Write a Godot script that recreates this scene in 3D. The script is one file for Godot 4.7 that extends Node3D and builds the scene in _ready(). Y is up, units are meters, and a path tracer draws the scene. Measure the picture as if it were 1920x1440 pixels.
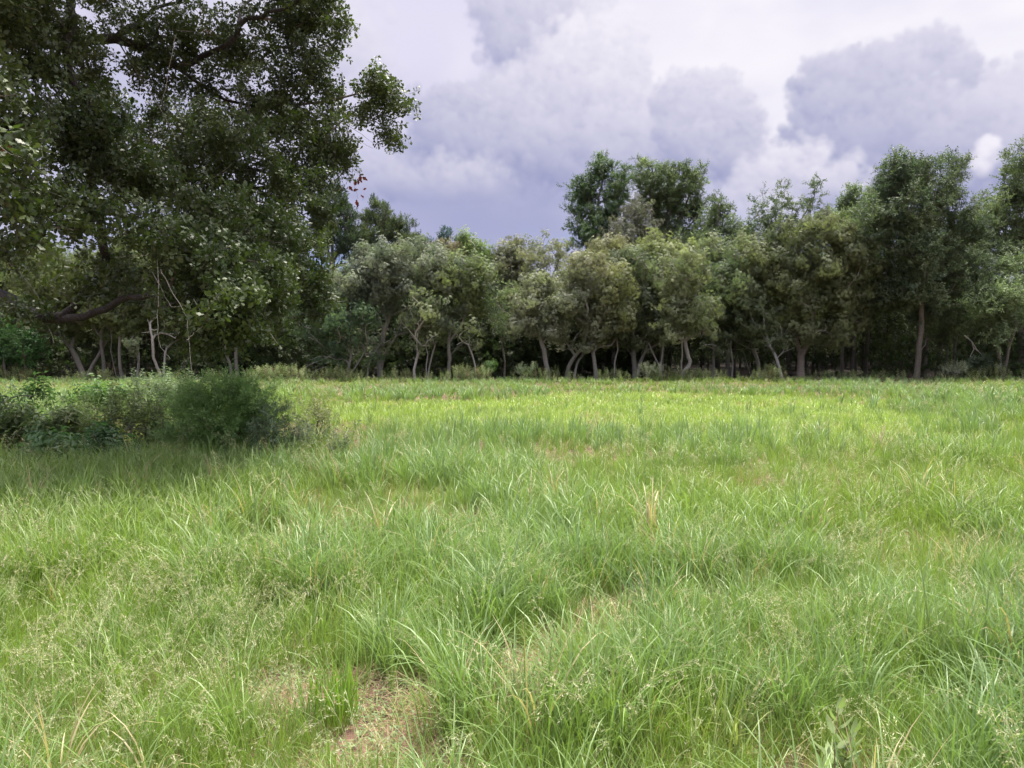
extends Node3D
# A meadow before a line of mesquites and elms, under a large oak, on a day of broken heavy clouds.

const EXPOSURE := 12.0
const SUN_TO := Vector3(0.12, 0.92, -0.28)        # towards the sun, high and a little ahead

var rng := RandomNumberGenerator.new()
var rough := FastNoiseLite.new()                   # terrain
var patch := FastNoiseLite.new()                   # patches of growth
var fine := FastNoiseLite.new()
var taken := {}
var mats := {}


# ---------------------------------------------------------------- naming
func numbered(called: String) -> String:
	var n: int = taken.get(called, 0)
	taken[called] = n + 1
	return called if n == 0 else "%s_%03d" % [called, n]


func tag(o: Node, label := "", category := "", group := "", kind := "") -> void:
	if label: o.set_meta("label", label)
	if category: o.set_meta("category", category)
	if group: o.set_meta("group", group)
	if kind: o.set_meta("kind", kind)


func base(called: String, at: Vector3) -> Node3D:
	var o := Node3D.new()
	o.name = numbered(called)
	o.position = at
	add_child(o, true)
	return o


func put(called: String, mesh: Mesh, m: Material, parent: Node) -> MeshInstance3D:
	var o := MeshInstance3D.new()
	var key := "%d/%s" % [parent.get_instance_id(), called]
	var n: int = taken.get(key, 0)
	taken[key] = n + 1
	o.name = numbered(called) if parent == self else called if n == 0 else "%s_%03d" % [called, n]
	o.mesh = mesh
	o.material_override = m
	parent.add_child(o, true)
	return o


func many(called: String, mesh: Mesh, m: Material, where: Array, tints: PackedColorArray, parent: Node) -> MultiMeshInstance3D:
	var mm := MultiMesh.new()
	mm.transform_format = MultiMesh.TRANSFORM_3D
	mm.use_colors = true
	mm.mesh = mesh
	mm.instance_count = where.size()
	for i in where.size():
		mm.set_instance_transform(i, where[i])
		mm.set_instance_color(i, tints[i])
	var o := MultiMeshInstance3D.new()
	o.multimesh = mm
	o.material_override = m
	o.name = called
	parent.add_child(o, true)
	o.set_meta("kind", "stuff")
	return o


# ---------------------------------------------------------------- meshes
class Shape:
	var v := PackedVector3Array()
	var c := PackedColorArray()
	var i := PackedInt32Array()

	func vert(p: Vector3, col: Color) -> int:
		v.append(p)
		c.append(col)
		return v.size() - 1

	func tri(a: int, b: int, d: int) -> void:
		i.append(a)
		i.append(b)
		i.append(d)

	# a leaf of two halves folded along its rib
	func leaf(at: Vector3, dir: Vector3, up: Vector3, l: float, w: float, col: Color, fold := 0.25, sag := 0.0) -> void:
		var side := dir.cross(up).normalized()
		var n := side.cross(dir).normalized()
		var a := vert(at, col)
		var m := at + dir * l * 0.45
		var b := vert(m + side * w * 0.5 + n * w * fold, col)
		var d := vert(m - side * w * 0.5 + n * w * fold, col)
		var t := vert(at + dir * l - n * l * sag, col)
		tri(a, b, t)
		tri(a, t, d)

	# a blade of grass that leaves the ground with a lean and bends over
	func blade(at: Vector3, turn: float, lean: float, bend: float, l: float, w: float, segs: int, c0: Color, c1: Color, twist := 0.0) -> void:
		var p := at
		var out := Vector3(cos(turn), 0, sin(turn))
		var last := [-1, -1]
		for k in segs + 1:
			var t := float(k) / segs
			var ang := lean + bend * pow(t, 1.6)
			var dir := Vector3.UP * cos(ang) + out * sin(ang)
			var face := turn + PI / 2 + twist * t
			var side := Vector3(cos(face), 0, sin(face))
			var half := 0.5 * w * (0.65 + 0.7 * t if t < 0.4 else 0.93 * (1.0 - pow((t - 0.4) / 0.6, 1.7)))
			var col := c0.lerp(c1, minf(1.0, t * 1.7))
			if k == segs:
				tri(last[0], vert(p, col), last[1])
				break
			var a := vert(p - side * half, col)
			var b := vert(p + side * half, col)
			if k:
				tri(last[0], a, b)
				tri(last[0], b, last[1])
			last = [a, b]
			p += dir * l / segs
	# a thin stalk of three sides along points
	func stalk(pts: Array, r: float, col: Color, r1 := -1.0) -> void:
		if r1 < 0.0: r1 = r * 0.4
		var prev := []
		for k in pts.size():
			var p: Vector3 = pts[k]
			var d: Vector3 = (pts[mini(k + 1, pts.size() - 1)] - pts[maxi(k - 1, 0)]).normalized()
			var s := d.cross(Vector3.RIGHT if absf(d.x) < 0.8 else Vector3.BACK).normalized()
			var u := s.cross(d)
			var rr := lerpf(r, r1, float(k) / maxf(1.0, pts.size() - 1))
			var ring := []
			for q in 3:
				var a := TAU * q / 3.0
				ring.append(vert(p + (s * cos(a) + u * sin(a)) * rr, col))
			if k:
				for q in 3:
					var q1 := (q + 1) % 3
					tri(prev[q], ring[q], ring[q1])
					tri(prev[q], ring[q1], prev[q1])
			prev = ring

	func mesh() -> ArrayMesh:
		var n := PackedVector3Array()
		n.resize(v.size())
		for k in range(0, i.size(), 3):
			var a := i[k]
			var b := i[k + 1]
			var d := i[k + 2]
			var f := (v[d] - v[a]).cross(v[b] - v[a])
			n[a] += f
			n[b] += f
			n[d] += f
		for k in n.size():
			n[k] = n[k].normalized() if n[k].length_squared() > 1e-20 else Vector3.UP
		var arr := []
		arr.resize(Mesh.ARRAY_MAX)
		arr[Mesh.ARRAY_VERTEX] = v
		arr[Mesh.ARRAY_NORMAL] = n
		arr[Mesh.ARRAY_COLOR] = c
		arr[Mesh.ARRAY_INDEX] = i
		var m := ArrayMesh.new()
		m.add_surface_from_arrays(Mesh.PRIMITIVE_TRIANGLES, arr)
		return m


func tone(v: float) -> Color:
	return Color(v, v, v)


func r_dir() -> Vector3:
	var z := rng.randf_range(-1, 1)
	var a := rng.randf() * TAU
	var r := sqrt(1 - z * z)
	return Vector3(r * cos(a), z, r * sin(a))


func mat_leaf(rgh: float, glow: Color, spec := 0.5) -> StandardMaterial3D:
	var m := StandardMaterial3D.new()
	m.vertex_color_use_as_albedo = true
	m.roughness = rgh
	m.metallic_specular = spec
	m.cull_mode = BaseMaterial3D.CULL_DISABLED
	m.backlight_enabled = true
	m.backlight = glow.linear_to_srgb()
	return m


func mat_bark(a: Color, b: Color, size: float, bump := 1.5) -> StandardMaterial3D:
	var key := "%s%s%s" % [a, b, size]
	if mats.has(key): return mats[key]
	var n := FastNoiseLite.new()
	n.seed = 5
	n.frequency = 0.03
	n.fractal_octaves = 5
	n.fractal_gain = 0.6
	var g := Gradient.new()
	g.set_color(0, a.linear_to_srgb())
	g.set_color(1, b.linear_to_srgb())
	g.set_offset(0, 0.25)
	g.set_offset(1, 0.75)
	var t := NoiseTexture2D.new()
	t.width = 256
	t.height = 256
	t.seamless = true
	t.noise = n
	t.color_ramp = g
	var h := NoiseTexture2D.new()
	h.width = 256
	h.height = 256
	h.seamless = true
	h.noise = n
	var m := StandardMaterial3D.new()
	m.albedo_texture = t
	m.roughness = 0.95
	m.uv1_triplanar = true
	m.uv1_scale = Vector3(size * 2.2, size * 0.6, size * 2.2)
	m.heightmap_enabled = true
	m.heightmap_texture = h
	m.heightmap_scale = bump
	mats[key] = m
	return m


func gy(x: float, z: float) -> float:
	return 0.07 * rough.get_noise_2d(x, z)


# ---------------------------------------------------------------- trees
# A skeleton grows from given stems towards points in the crown: every point joins the branch that is near and not far from the root.
class Skeleton:
	var p := PackedVector3Array()
	var up := PackedInt32Array()          # parent
	var far := PackedFloat32Array()       # path length from the root
	var r := PackedFloat32Array()
	var tip := PackedByteArray()

	func add(at: Vector3, parent: int) -> int:
		p.append(at)
		up.append(parent)
		far.append(0.0 if parent < 0 else far[parent] + at.distance_to(p[parent]))
		tip.append(0)
		return p.size() - 1

	func nearest(at: Vector3, bf: float) -> int:
		var best := 0
		var least := 1e9
		for k in p.size():
			var d := p[k].distance_to(at)
			if d < least:
				var cost := d + bf * far[k] + maxf(0.0, p[k].y - at.y) * 0.15
				if cost < least:
					least = cost
					best = k
		return best

	func widths(tip_r: float, root_r: float, power := 1.9) -> void:
		r.resize(p.size())
		var carried := PackedFloat32Array()
		carried.resize(p.size())
		carried.fill(0.0)
		var kids := PackedInt32Array()
		kids.resize(p.size())
		for k in p.size():
			if up[k] >= 0: kids[up[k]] += 1
		for k in range(p.size() - 1, -1, -1):
			if kids[k] == 0: carried[k] = 1.0
			if up[k] >= 0: carried[up[k]] += carried[k]
		var most := carried[0]
		for k in p.size():
			if up[k] < 0: most = maxf(most, carried[k])
		var e := 1.0 / power
		for k in p.size():
			r[k] = tip_r + (root_r - tip_r) * pow((carried[k] - 1.0) / maxf(1.0, most - 1.0), e)
			r[k] *= 1.0 - 0.25 * minf(1.0, far[k] / 14.0) if root_r > 0.0 else 1.0


func grow_stem(s: Skeleton, flat: Array, wob: float, first: bool) -> void:
	var pts := []
	for k in range(0, flat.size(), 3):
		pts.append(Vector3(flat[k], flat[k + 1], flat[k + 2]))
	var at := -1
	if not first and pts[0].y > 0.35:
		at = s.nearest(pts[0], 0.0)
	elif not first and s.p.size():
		at = -1
	if at < 0:
		at = s.add(pts[0], -1)
	for k in range(1, pts.size()):
		var a: Vector3 = pts[k - 1] if k > 1 else s.p[at]
		var b: Vector3 = pts[k]
		var before: Vector3 = pts[maxi(k - 2, 0)]
		var after: Vector3 = pts[mini(k + 1, pts.size() - 1)]
		var n := maxi(2, int(a.distance_to(b) / 0.35))
		for q in range(1, n + 1):
			var t := float(q) / n
			var w := a.cubic_interpolate(b, before, after, t)
			w += r_dir() * wob
			at = s.add(w, at)


func grow_to(s: Skeleton, t: Vector3, bf: float, step: float, wob: float) -> PackedInt32Array:
	var n := s.nearest(t, bf)
	var a := s.p[n]
	var l := a.distance_to(t)
	var d := (a - s.p[s.up[n]]).normalized() if s.up[n] >= 0 else Vector3.UP
	var c := a + (d * 0.45 + (t - a) / maxf(l, 0.01) * 0.4 + Vector3.UP * 0.15) * l * 0.5
	var k := maxi(2, int(l / step))
	var made := PackedInt32Array()
	var at := n
	for q in range(1, k + 1):
		var u := float(q) / k
		var w := a.lerp(c, u).lerp(c.lerp(t, u), u)
		if q < k: w += r_dir() * wob * l
		at = s.add(w, at)
		made.append(at)
	s.tip[at] = 1
	return made


# tubes over the branches whose radius lies within limits
func tubes(s: Skeleton, least: float, most: float, flare := 0.0) -> ArrayMesh:
	var o := Shape.new()
	var kids := []
	kids.resize(s.p.size())
	for k in s.p.size():
		if s.up[k] >= 0:
			if kids[s.up[k]] == null: kids[s.up[k]] = [k]
			else: kids[s.up[k]].append(k)
	var white := Color.WHITE
	for k in s.p.size():
		var u := s.up[k]
		var starts := u < 0
		if u >= 0:
			var heir: int = kids[u][0]
			for q in kids[u]:
				if s.r[q] > s.r[heir]: heir = q
			starts = heir != k or s.r[u] >= most
		if not starts or s.r[k] >= most or s.r[k] < least: continue
		var chain := PackedInt32Array()
		if u >= 0: chain.append(u)
		var at := k
		while true:
			chain.append(at)
			if kids[at] == null: break
			var heir: int = kids[at][0]
			for q in kids[at]:
				if s.r[q] > s.r[heir]: heir = q
			at = heir
			if s.r[at] < least: break
		if chain.size() < 2: continue
		var r0 := s.r[k]
		var sides := 10 if r0 > 0.1 else 7 if r0 > 0.045 else 4 if r0 > 0.015 else 3
		var side := Vector3.ZERO
		var prev := -1
		for q in chain.size():
			var c := chain[q]
			var p := s.p[c]
			var d := (s.p[chain[mini(q + 1, chain.size() - 1)]] - s.p[chain[maxi(q - 1, 0)]]).normalized()
			if side == Vector3.ZERO: side = d.cross(Vector3.RIGHT if absf(d.x) < 0.8 else Vector3.BACK).normalized()
			side = (side - d * side.dot(d)).normalized()
			var up2 := side.cross(d)
			var rr := s.r[c]
			if q == 0 and u >= 0: rr = minf(s.r[u] * 0.9, r0 * 1.25)
			if flare > 0.0 and p.y < 0.6: rr *= 1.0 + flare * pow(1.0 - maxf(p.y, 0.0) / 0.6, 2.0)
			var first := o.v.size()
			for j in sides:
				var a := TAU * j / sides
				var bump := 1.0
				if r0 > 0.05: bump += 0.16 * fine.get_noise_3d(cos(a) * 9.0 + p.x * 7.0, p.y * 12.0, sin(a) * 9.0 + p.z * 7.0)
				o.vert(p + (side * cos(a) + up2 * sin(a)) * rr * bump, white)
			if prev >= 0:
				for j in sides:
					var j1 := (j + 1) % sides
					o.tri(prev + j, first + j, first + j1)
					o.tri(prev + j, first + j1, prev + j1)
			prev = first
	return o.mesh() if o.i.size() else null


func aim(at: Vector3, dir: Vector3, size: float) -> Transform3D:
	var y := dir.normalized()
	var x := y.cross(r_dir())
	if x.length() < 0.01: x = y.cross(Vector3.RIGHT)
	x = x.normalized()
	return Transform3D(Basis(x * size, y * size, x.cross(y) * size), at)


# one tree: its stems and the lobes of its crown are given in metres from the foot of the trunk
func tree(called: String, label: String, category: String, group: String, kind: Dictionary, at: Vector3, stems: Array, lobes: Array, root_r: float, opt := {}) -> Node3D:
	rng.seed = hash(label)
	at.y = gy(at.x, at.z)
	var o := base(called, at)
	tag(o, label, category, group)
	var s := Skeleton.new()
	var wob: float = opt.get("wobble", 0.02)
	for k in stems.size():
		grow_stem(s, stems[k], wob, k == 0)
	var wants := []
	var per_area: float = kind.points * opt.get("points", 1.0)
	for k in range(0, lobes.size(), 6):
		var c := Vector3(lobes[k], lobes[k + 1], lobes[k + 2])
		var e := Vector3(lobes[k + 3], lobes[k + 4], lobes[k + 5])
		var n := maxi(4, int(per_area * (e.x * e.y + e.y * e.z + e.x * e.z) / 3.0))
		for q in n:
			var d := r_dir()
			var far := 0.5 + 0.5 * sqrt(rng.randf()) if rng.randf() < 0.8 else rng.randf()
			far *= 0.9 + (0.4 if kind.has("gap_from") else 0.7) * fine.get_noise_3d(c.x * 9.0 + d.x * 12.0, c.y * 9.0 + d.y * 12.0, d.z * 12.0)
			if rng.randf() < kind.shoots: far *= rng.randf_range(1.0, 1.35)
			var w := c + d * e * far
			if kind.has("gaps") and (w.y > kind.get("gap_from", 0.0) or w.y < 3.0 and at.x + w.x < -3.7):
				var f: float = kind.get("gap_size", 8.0)
				if fine.get_noise_3d((at.x + w.x) * f, w.y * f, (at.z + w.z) * f) > kind.gaps - (0.19 if kind.has("gap_from") and w.y < 3.0 else 0.0): continue
			if w.y > kind.low: wants.append([w.length() + rng.randf() * 0.8, w, k])
	wants.sort_custom(func(a, b): return a[0] < b[0])
	var where := []
	var tints := PackedColorArray()
	var step: float = kind.step
	for w in wants:
		var t: Vector3 = w[1]
		var way := grow_to(s, t, kind.balance, step, 0.05)
		var end := s.p[way[way.size() - 1]]
		var before := s.p[s.up[way[way.size() - 1]]]
		var dir := (end - before).normalized()
		var shade := rng.randf_range(0.8, 1.2)
		var mixed := clampf(0.5 + 1.1 * patch.get_noise_3d((at.x + t.x) * 9.0, t.y * 9.0, (at.z + t.z) * 9.0) + rng.randf_range(-0.3, 0.3), 0, 1)
		var a: Color = opt.get("tint", kind.tint)
		var b: Color = opt.get("tint2", kind.tint2)
		var n: int = maxi(1, int(kind.sprays * opt.get("leafy", 1.0) * rng.randf_range(0.7, 1.3)))
		if kind.has("bare") and rng.randf() < 0.7 * smoothstep(3.8, 1.6, t.y): n = 0
		for q in n:
			var back := end.lerp(before, rng.randf() * 1.2)
			if kind.has("along"):
				var u := pow(rng.randf(), 0.8)
				var f: float = (way.size() - 1) * (1.0 - kind.along * u)
				back = s.p[way[int(f)]].lerp(s.p[way[mini(int(f) + 1, way.size() - 1)]], f - int(f))
			var off: Vector3 = r_dir() * kind.spread * pow(rng.randf(), 0.6)
			off.y *= 0.75
			var go: Vector3 = dir * 0.5 + r_dir() * 0.8 + Vector3.UP * kind.rise + off.normalized() * 0.5
			where.append(aim(back + off, go, rng.randf_range(0.75, 1.2) * opt.get("leaf_size", 1.0)))
			var j := a.lerp(b, clampf(mixed + rng.randf_range(-0.25, 0.25), 0, 1)) * shade * rng.randf_range(0.85, 1.15)
			if rng.randf() < kind.get("dead", 0.0): j = Color(0.30, 0.12, 0.05) * rng.randf_range(0.6, 1.2)
			j.a = 1.0
			tints.append(j)
	s.widths(kind.twig, root_r)
	var cut: float = minf(kind.cut, root_r * 0.6)
	var bark: Material = opt.get("bark", kind.bark)
	var wood := tubes(s, cut, 99.0, opt.get("flare", 0.35))
	if wood: put("trunk", wood, bark, o)
	var thin := tubes(s, 0.0, cut)
	if thin: put("branches", thin, opt.get("twig_bark", bark), o).set_meta("kind", "stuff")
	var meshes: Array = kind.meshes
	if opt.has("own_leaves"):
		own_leaves(o, where, tints, at, kind)
	var pick := hash(label) % meshes.size()
	if where.size(): many("crown" if not opt.has("plant") else "foliage", meshes[pick], kind.mat, where, tints, o)
	return o


# ---------------------------------------------------------------- sprays of leaves
func spray(kind: String, seeded: int) -> ArrayMesh:
	rng.seed = 977 + seeded * 31 + hash(kind)
	var s := Shape.new()
	if kind == "feather":          # drooping twice-feathered leaves of a mesquite
		s.stalk([Vector3.ZERO, Vector3(0.02, 0.25, 0.01), Vector3(0.0, 0.5, 0.03)], 0.006, Color(0.9, 0.75, 0.7))
		for k in 6:
			var at := Vector3(0.0, 0.02 + 0.085 * k, 0.0)
			var a := k * 2.4 + rng.randf()
			var out := Vector3(cos(a), rng.randf_range(-0.2, 0.6), sin(a)).normalized()
			for f in 2:
				var d := (out + r_dir() * 0.35 + Vector3.DOWN * 0.25).normalized()
				var p := at + out * 0.05
				for q in 4:
					var side := d.cross(Vector3.UP).normalized()
					var g := tone(rng.randf_range(0.8, 1.2))
					for z in [-1.0, 1.0]:
						s.leaf(p, (d * 0.5 + side * z + r_dir() * 0.2 + Vector3.DOWN * 0.25).normalized(), Vector3.UP + r_dir() * 0.3, 0.085, 0.024, g, 0.1)
					p += d * 0.034
					d = (d + Vector3.DOWN * 0.12).normalized()
	elif kind == "elm":            # small oval leaves along a forked twig
		for fork in 3:
			var d := (Vector3.UP + r_dir() * (0.2 if fork == 0 else 0.8)).normalized()
			var p := Vector3(0, 0.1 * fork, 0)
			s.stalk([p, p + d * 0.16, p + d * 0.3 + r_dir() * 0.02], 0.004, tone(0.8))
			for k in 8:
				p += d * 0.04
				var a := k * 2.6 + fork
				var side := d.cross(r_dir()).normalized()
				s.leaf(p, (side * (1.0 if k % 2 else -1.0) + d * 0.5 + Vector3.DOWN * 0.15).normalized(), (Vector3.UP + r_dir() * 0.6).normalized(), rng.randf_range(0.075, 0.115), rng.randf_range(0.04, 0.058), tone(rng.randf_range(0.75, 1.25)), 0.2)
	elif kind == "cedar":          # short dense upright scales
		for k in 26:
			var a := rng.randf() * TAU
			var h := rng.randf() * 0.32
			var d := Vector3(cos(a) * 0.5, 1.0, sin(a) * 0.5).normalized()
			s.leaf(Vector3(cos(a), 0, sin(a)) * 0.02 + Vector3.UP * h, d, r_dir(), rng.randf_range(0.07, 0.13), 0.026, tone(rng.randf_range(0.75, 1.2)), 0.3)
	elif kind == "fineleaf":       # the fine foliage of the round bush
		s.stalk([Vector3.ZERO, Vector3(0.01, 0.12, 0), Vector3(0, 0.26, 0.02)], 0.0025, Color(0.9, 0.8, 0.6))
		for k in 34:
			var h := rng.randf() * 0.27
			var a := rng.randf() * TAU
			var d := Vector3(cos(a), rng.randf_range(0.1, 1.0), sin(a)).normalized()
			s.leaf(Vector3(0, h, 0) + d * rng.randf() * 0.05, d, Vector3.UP + r_dir() * 0.5, rng.randf_range(0.03, 0.055), rng.randf_range(0.011, 0.018), tone(rng.randf_range(0.75, 1.25)), 0.2)
	elif kind == "weed":           # lance leaves on an upright stem, paler flower tops
		s.stalk([Vector3.ZERO, Vector3(0.01, 0.15, 0), Vector3(0, 0.34, 0.01)], 0.003, Color(0.95, 0.9, 0.8))
		for k in 16:
			var h := 0.02 + 0.019 * k
			var a := k * 2.4 + rng.randf() * 0.5
			var d := Vector3(cos(a), rng.randf_range(0.0, 0.7), sin(a)).normalized()
			s.leaf(Vector3(0, h, 0), d, Vector3.UP + r_dir() * 0.3, rng.randf_range(0.05, 0.085), rng.randf_range(0.016, 0.026), tone(rng.randf_range(0.8, 1.25)), 0.2, 0.15)
		for k in 6:
			s.leaf(Vector3(0, 0.33, 0), (Vector3.UP + r_dir() * 0.8).normalized(), r_dir(), 0.03, 0.016, Color(1.45, 1.45, 1.35), 0.3)
	elif kind == "broad":          # broad pointed leaves
		s.stalk([Vector3.ZERO, Vector3(0.0, 0.14, 0.01), Vector3(0.01, 0.26, 0)], 0.004, Color(0.9, 0.8, 0.7))
		for k in 11:
			var h := 0.03 + 0.022 * k
			var a := k * 2.4 + rng.randf() * 0.5
			var d := Vector3(cos(a), rng.randf_range(-0.2, 0.5), sin(a)).normalized()
			s.leaf(Vector3(0, h, 0) + d * 0.02, d, Vector3.UP + r_dir() * 0.25, rng.randf_range(0.08, 0.12), rng.randf_range(0.04, 0.055), tone(rng.randf_range(0.8, 1.2)), 0.15, 0.2)
	elif kind == "oak":            # a twig end with a rosette of lobed leaves
		s.stalk([Vector3(0, -0.06, 0), Vector3(0.005, 0.03, 0), Vector3(0, 0.12, 0.01)], 0.004, Color(1.3, 1.2, 1.2))
		for k in 10:
			var h := 0.01 + 0.011 * k
			var a := k * 2.4 + rng.randf() * 0.6
			var d := Vector3(cos(a), rng.randf_range(-0.35, 0.75), sin(a)).normalized()
			oak_leaf(s, Vector3(0, h, 0) + d * 0.012, d, (Vector3.UP * 0.8 + r_dir() * 0.7).normalized(), rng.randf_range(0.045, 0.072), tone(rng.randf_range(0.75, 1.25)))
	return s.mesh()


# half outline of a lobed oak leaf: [along, out]
const LOBES := [[0.0, 0.012], [0.1, 0.02], [0.24, 0.13], [0.34, 0.19], [0.42, 0.11], [0.56, 0.27], [0.68, 0.33], [0.74, 0.2], [0.86, 0.2], [0.96, 0.12], [1.0, 0.0]]


func oak_leaf(s: Shape, at: Vector3, dir: Vector3, up: Vector3, l: float, col: Color) -> void:
	var side := dir.cross(up).normalized()
	var n := side.cross(dir).normalized()
	var droop := rng.randf_range(0.05, 0.35)
	var cup := rng.randf_range(0.0, 0.35)
	var prev := []
	for k in LOBES.size():
		var u: float = LOBES[k][0]
		var w: float = LOBES[k][1]
		var mid := at + dir * l * u - n * l * droop * u * u
		var m := s.vert(mid, col)
		if k == LOBES.size() - 1:
			s.tri(prev[0], prev[1], m)
			s.tri(prev[0], m, prev[2])
			break
		var a := s.vert(mid + (side * w + n * w * cup) * l, col)
		var b := s.vert(mid + (-side * w + n * w * cup) * l, col)
		if k:
			s.tri(prev[0], prev[1], a)
			s.tri(prev[0], a, m)
			s.tri(prev[0], m, b)
			s.tri(prev[0], b, prev[2])
		prev = [m, a, b]


# the leaves of the oak that hang nearest to the viewer are pieces of their own
func own_leaves(o: Node3D, where: Array, tints: PackedColorArray, at: Vector3, kind: Dictionary) -> void:
	var order := []
	for k in where.size():
		var p: Vector3 = where[k].origin + at
		var d := p.length()
		if p.z < -2.0 and absf(p.x) < -p.z * 0.66 and p.y - 1.65 < -p.z * 0.44: order.append([d, k])
	order.sort_custom(func(a, b): return a[0] < b[0])
	var shapes := []
	for k in 5:
		rng.seed = 4100 + k
		var s := Shape.new()
		oak_leaf(s, Vector3.ZERO, Vector3.UP, Vector3.BACK, 0.11, Color.WHITE)
		shapes.append(s.mesh())
	var greens := []
	for k in 5:
		var m: StandardMaterial3D = kind.mat.duplicate()
		m.albedo_color = kind.tint.lerp(kind.tint2, k / 4.0).linear_to_srgb()
		greens.append(m)
	var gone := {}
	rng.seed = 88
	var made := 0
	for e in order:
		if made >= 290: break
		var t: Transform3D = where[e[1]]
		gone[e[1]] = true
		for k in 10:
			var a := k * 2.4 + rng.randf() * 0.6
			var d := (t.basis * Vector3(cos(a), rng.randf_range(-0.5, 0.6), sin(a))).normalized()
			var n := (Vector3.UP * 0.8 + r_dir() * 0.7).normalized()
			var side := n.cross(d).normalized()
			var l := put("leaf", shapes[rng.randi() % 5], greens[rng.randi() % 5], o)
			l.transform = Transform3D(Basis(side, d, side.cross(d)) * rng.randf_range(0.5, 0.8), t * Vector3(0, 0.011 * k, 0) + d * 0.012)
			made += 1
	for k in range(where.size() - 1, -1, -1):
		if gone.has(k):
			where.remove_at(k)
			tints.remove_at(k)


# ---------------------------------------------------------------- sky
func to_linear(r: float, g: float, b: float) -> Vector3:
	var c := Color(r / 255.0, g / 255.0, b / 255.0).srgb_to_linear()
	return Vector3(c.r, c.g, c.b)


var cloud_noise := FastNoiseLite.new()
var veil_noise := FastNoiseLite.new()
var banks := []                                     # soft darker and brighter stretches: azimuth, height, width, depth, how much
var heaps := []                                     # each: rows of [azimuth, height, radius], darkness


func air(az: float, el: float) -> Vector3:
	# the veil of high cloud: dull lavender low down, bright higher up
	var n := veil_noise.get_noise_2d(az, el * 2.2)
	var n2 := cloud_noise.get_noise_2d(az * 0.6 + 300.0, el * 1.3)
	var up := smoothstep(4.0, 23.0, el + 5.0 * n)
	var c := SKY_LOW.lerp(SKY_MID, smoothstep(2.0, 12.0, el + 6.0 * n)).lerp(SKY_HIGH, up)
	var right := smoothstep(-6.0, 16.0, az + 8.0 * n) * smoothstep(7.0, 17.0, el + 4.0 * n2)
	c = c.lerp(SKY_BRIGHT, 0.95 * right * (0.85 + 0.5 * n2))
	for k in banks:
		var q := pow((az - k[0] + 1.5 * n2) / k[2], 2.0) + pow((el - k[1] + 0.8 * n) / k[3], 2.0)
		if q < 9.0: c = c.lerp(BANK_DARK if k[4] < 0.0 else SKY_BRIGHT, absf(k[4]) * exp(-q))
	# clear blue low between the clouds
	var clear := smoothstep(0.3, 0.5, veil_noise.get_noise_2d(az * 1.3 + 40.0, el * 4.0 + 90.0)) * smoothstep(9.5, 5.0, el)
	c = c.lerp(SKY_BLUE, 0.6 * clear)
	return c


# a heap of cloud is a pile of round puffs, each lit from above
func splat(data: PackedFloat32Array, w: int, h: int, x0: int, x1: int, y0: int, y1: int) -> void:
	var per := w / 360.0
	var light := Vector3(0.30, 0.74, 0.60)
	for heap in heaps:
		for b in heap.puffs:
			var r: float = b[2]
			var ry: float = b[2] * b[3]
			var ax := maxi(x0, int((b[0] - r * 1.25 + 180.0) * per))
			var bx := mini(x1, int((b[0] + r * 1.25 + 180.0) * per) + 1)
			var ay := maxi(y0, int((90.0 - b[1] - ry * 1.25) * per))
			var by := mini(y1, int((90.0 - b[1] + ry * 1.25) * per) + 1)
			if ax >= bx or ay >= by: continue
			var solid: float = b[4] * heap.cover
			for y in range(ay, by):
				var el := 90.0 - (y + 0.5) / per
				if el < 0.0: continue
				var ny: float = (el - b[1]) / ry
				var base := smoothstep(heap.foot - 3.5, heap.foot + 1.5, el)
				if base <= 0.0: continue
				for x in range(ax, bx):
					var az := (x + 0.5) / per - 180.0
					var nx: float = (az - b[0]) / r
					var d := sqrt(nx * nx + ny * ny)
					if d > 1.25: continue
					d += 0.26 * cloud_noise.get_noise_2d(az * 2.4, el * 2.4) + 0.2 * cloud_noise.get_noise_2d(az * 7.0 + 40.0, el * 7.0)
					var a: float = smoothstep(1.0, b[5], d) * base * solid
					if a <= 0.002: continue
					var q := minf(d, 1.0)
					var lam := nx * light.x + ny * light.y + sqrt(1.0 - q * q) * light.z
					var tone: float = 0.20 + 0.30 * lam + 0.5 * clampf((el - heap.foot) / heap.tall + 0.25 * (az - heap.mid) / heap.tall, -0.3, 1.1) - 0.5 * heap.dark + heap.rim * 0.28 * smoothstep(0.55, 1.0, q) * maxf(0.0, ny + 0.4)
					var c := CLOUD_DARK.lerp(CLOUD_RIM, clampf(tone, 0.0, 1.0)) / EXPOSURE
					var at := ((y - y0) * (x1 - x0) + x - x0) * 3
					data[at] = lerpf(data[at], c.x, a)
					data[at + 1] = lerpf(data[at + 1], c.y, a)
					data[at + 2] = lerpf(data[at + 2], c.z, a)


func sky_at(az: float, el: float) -> Vector3:
	var c := air(az, el)
	c *= 1.0 + 2.2 * smoothstep(25.0, 60.0, el)          # sky above the view raised in brightness to add fill light
	# thin cloud glows round the hidden sun
	var a := deg_to_rad(az)
	var e := deg_to_rad(el)
	var dir := Vector3(sin(a) * cos(e), sin(e), -cos(a) * cos(e))
	var off := dir.angle_to(SUN_TO.normalized())
	c += Vector3(1.0, 0.97, 0.92) * 2.5 * exp(-pow(off / 0.30, 2.0))
	return c / EXPOSURE


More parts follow.
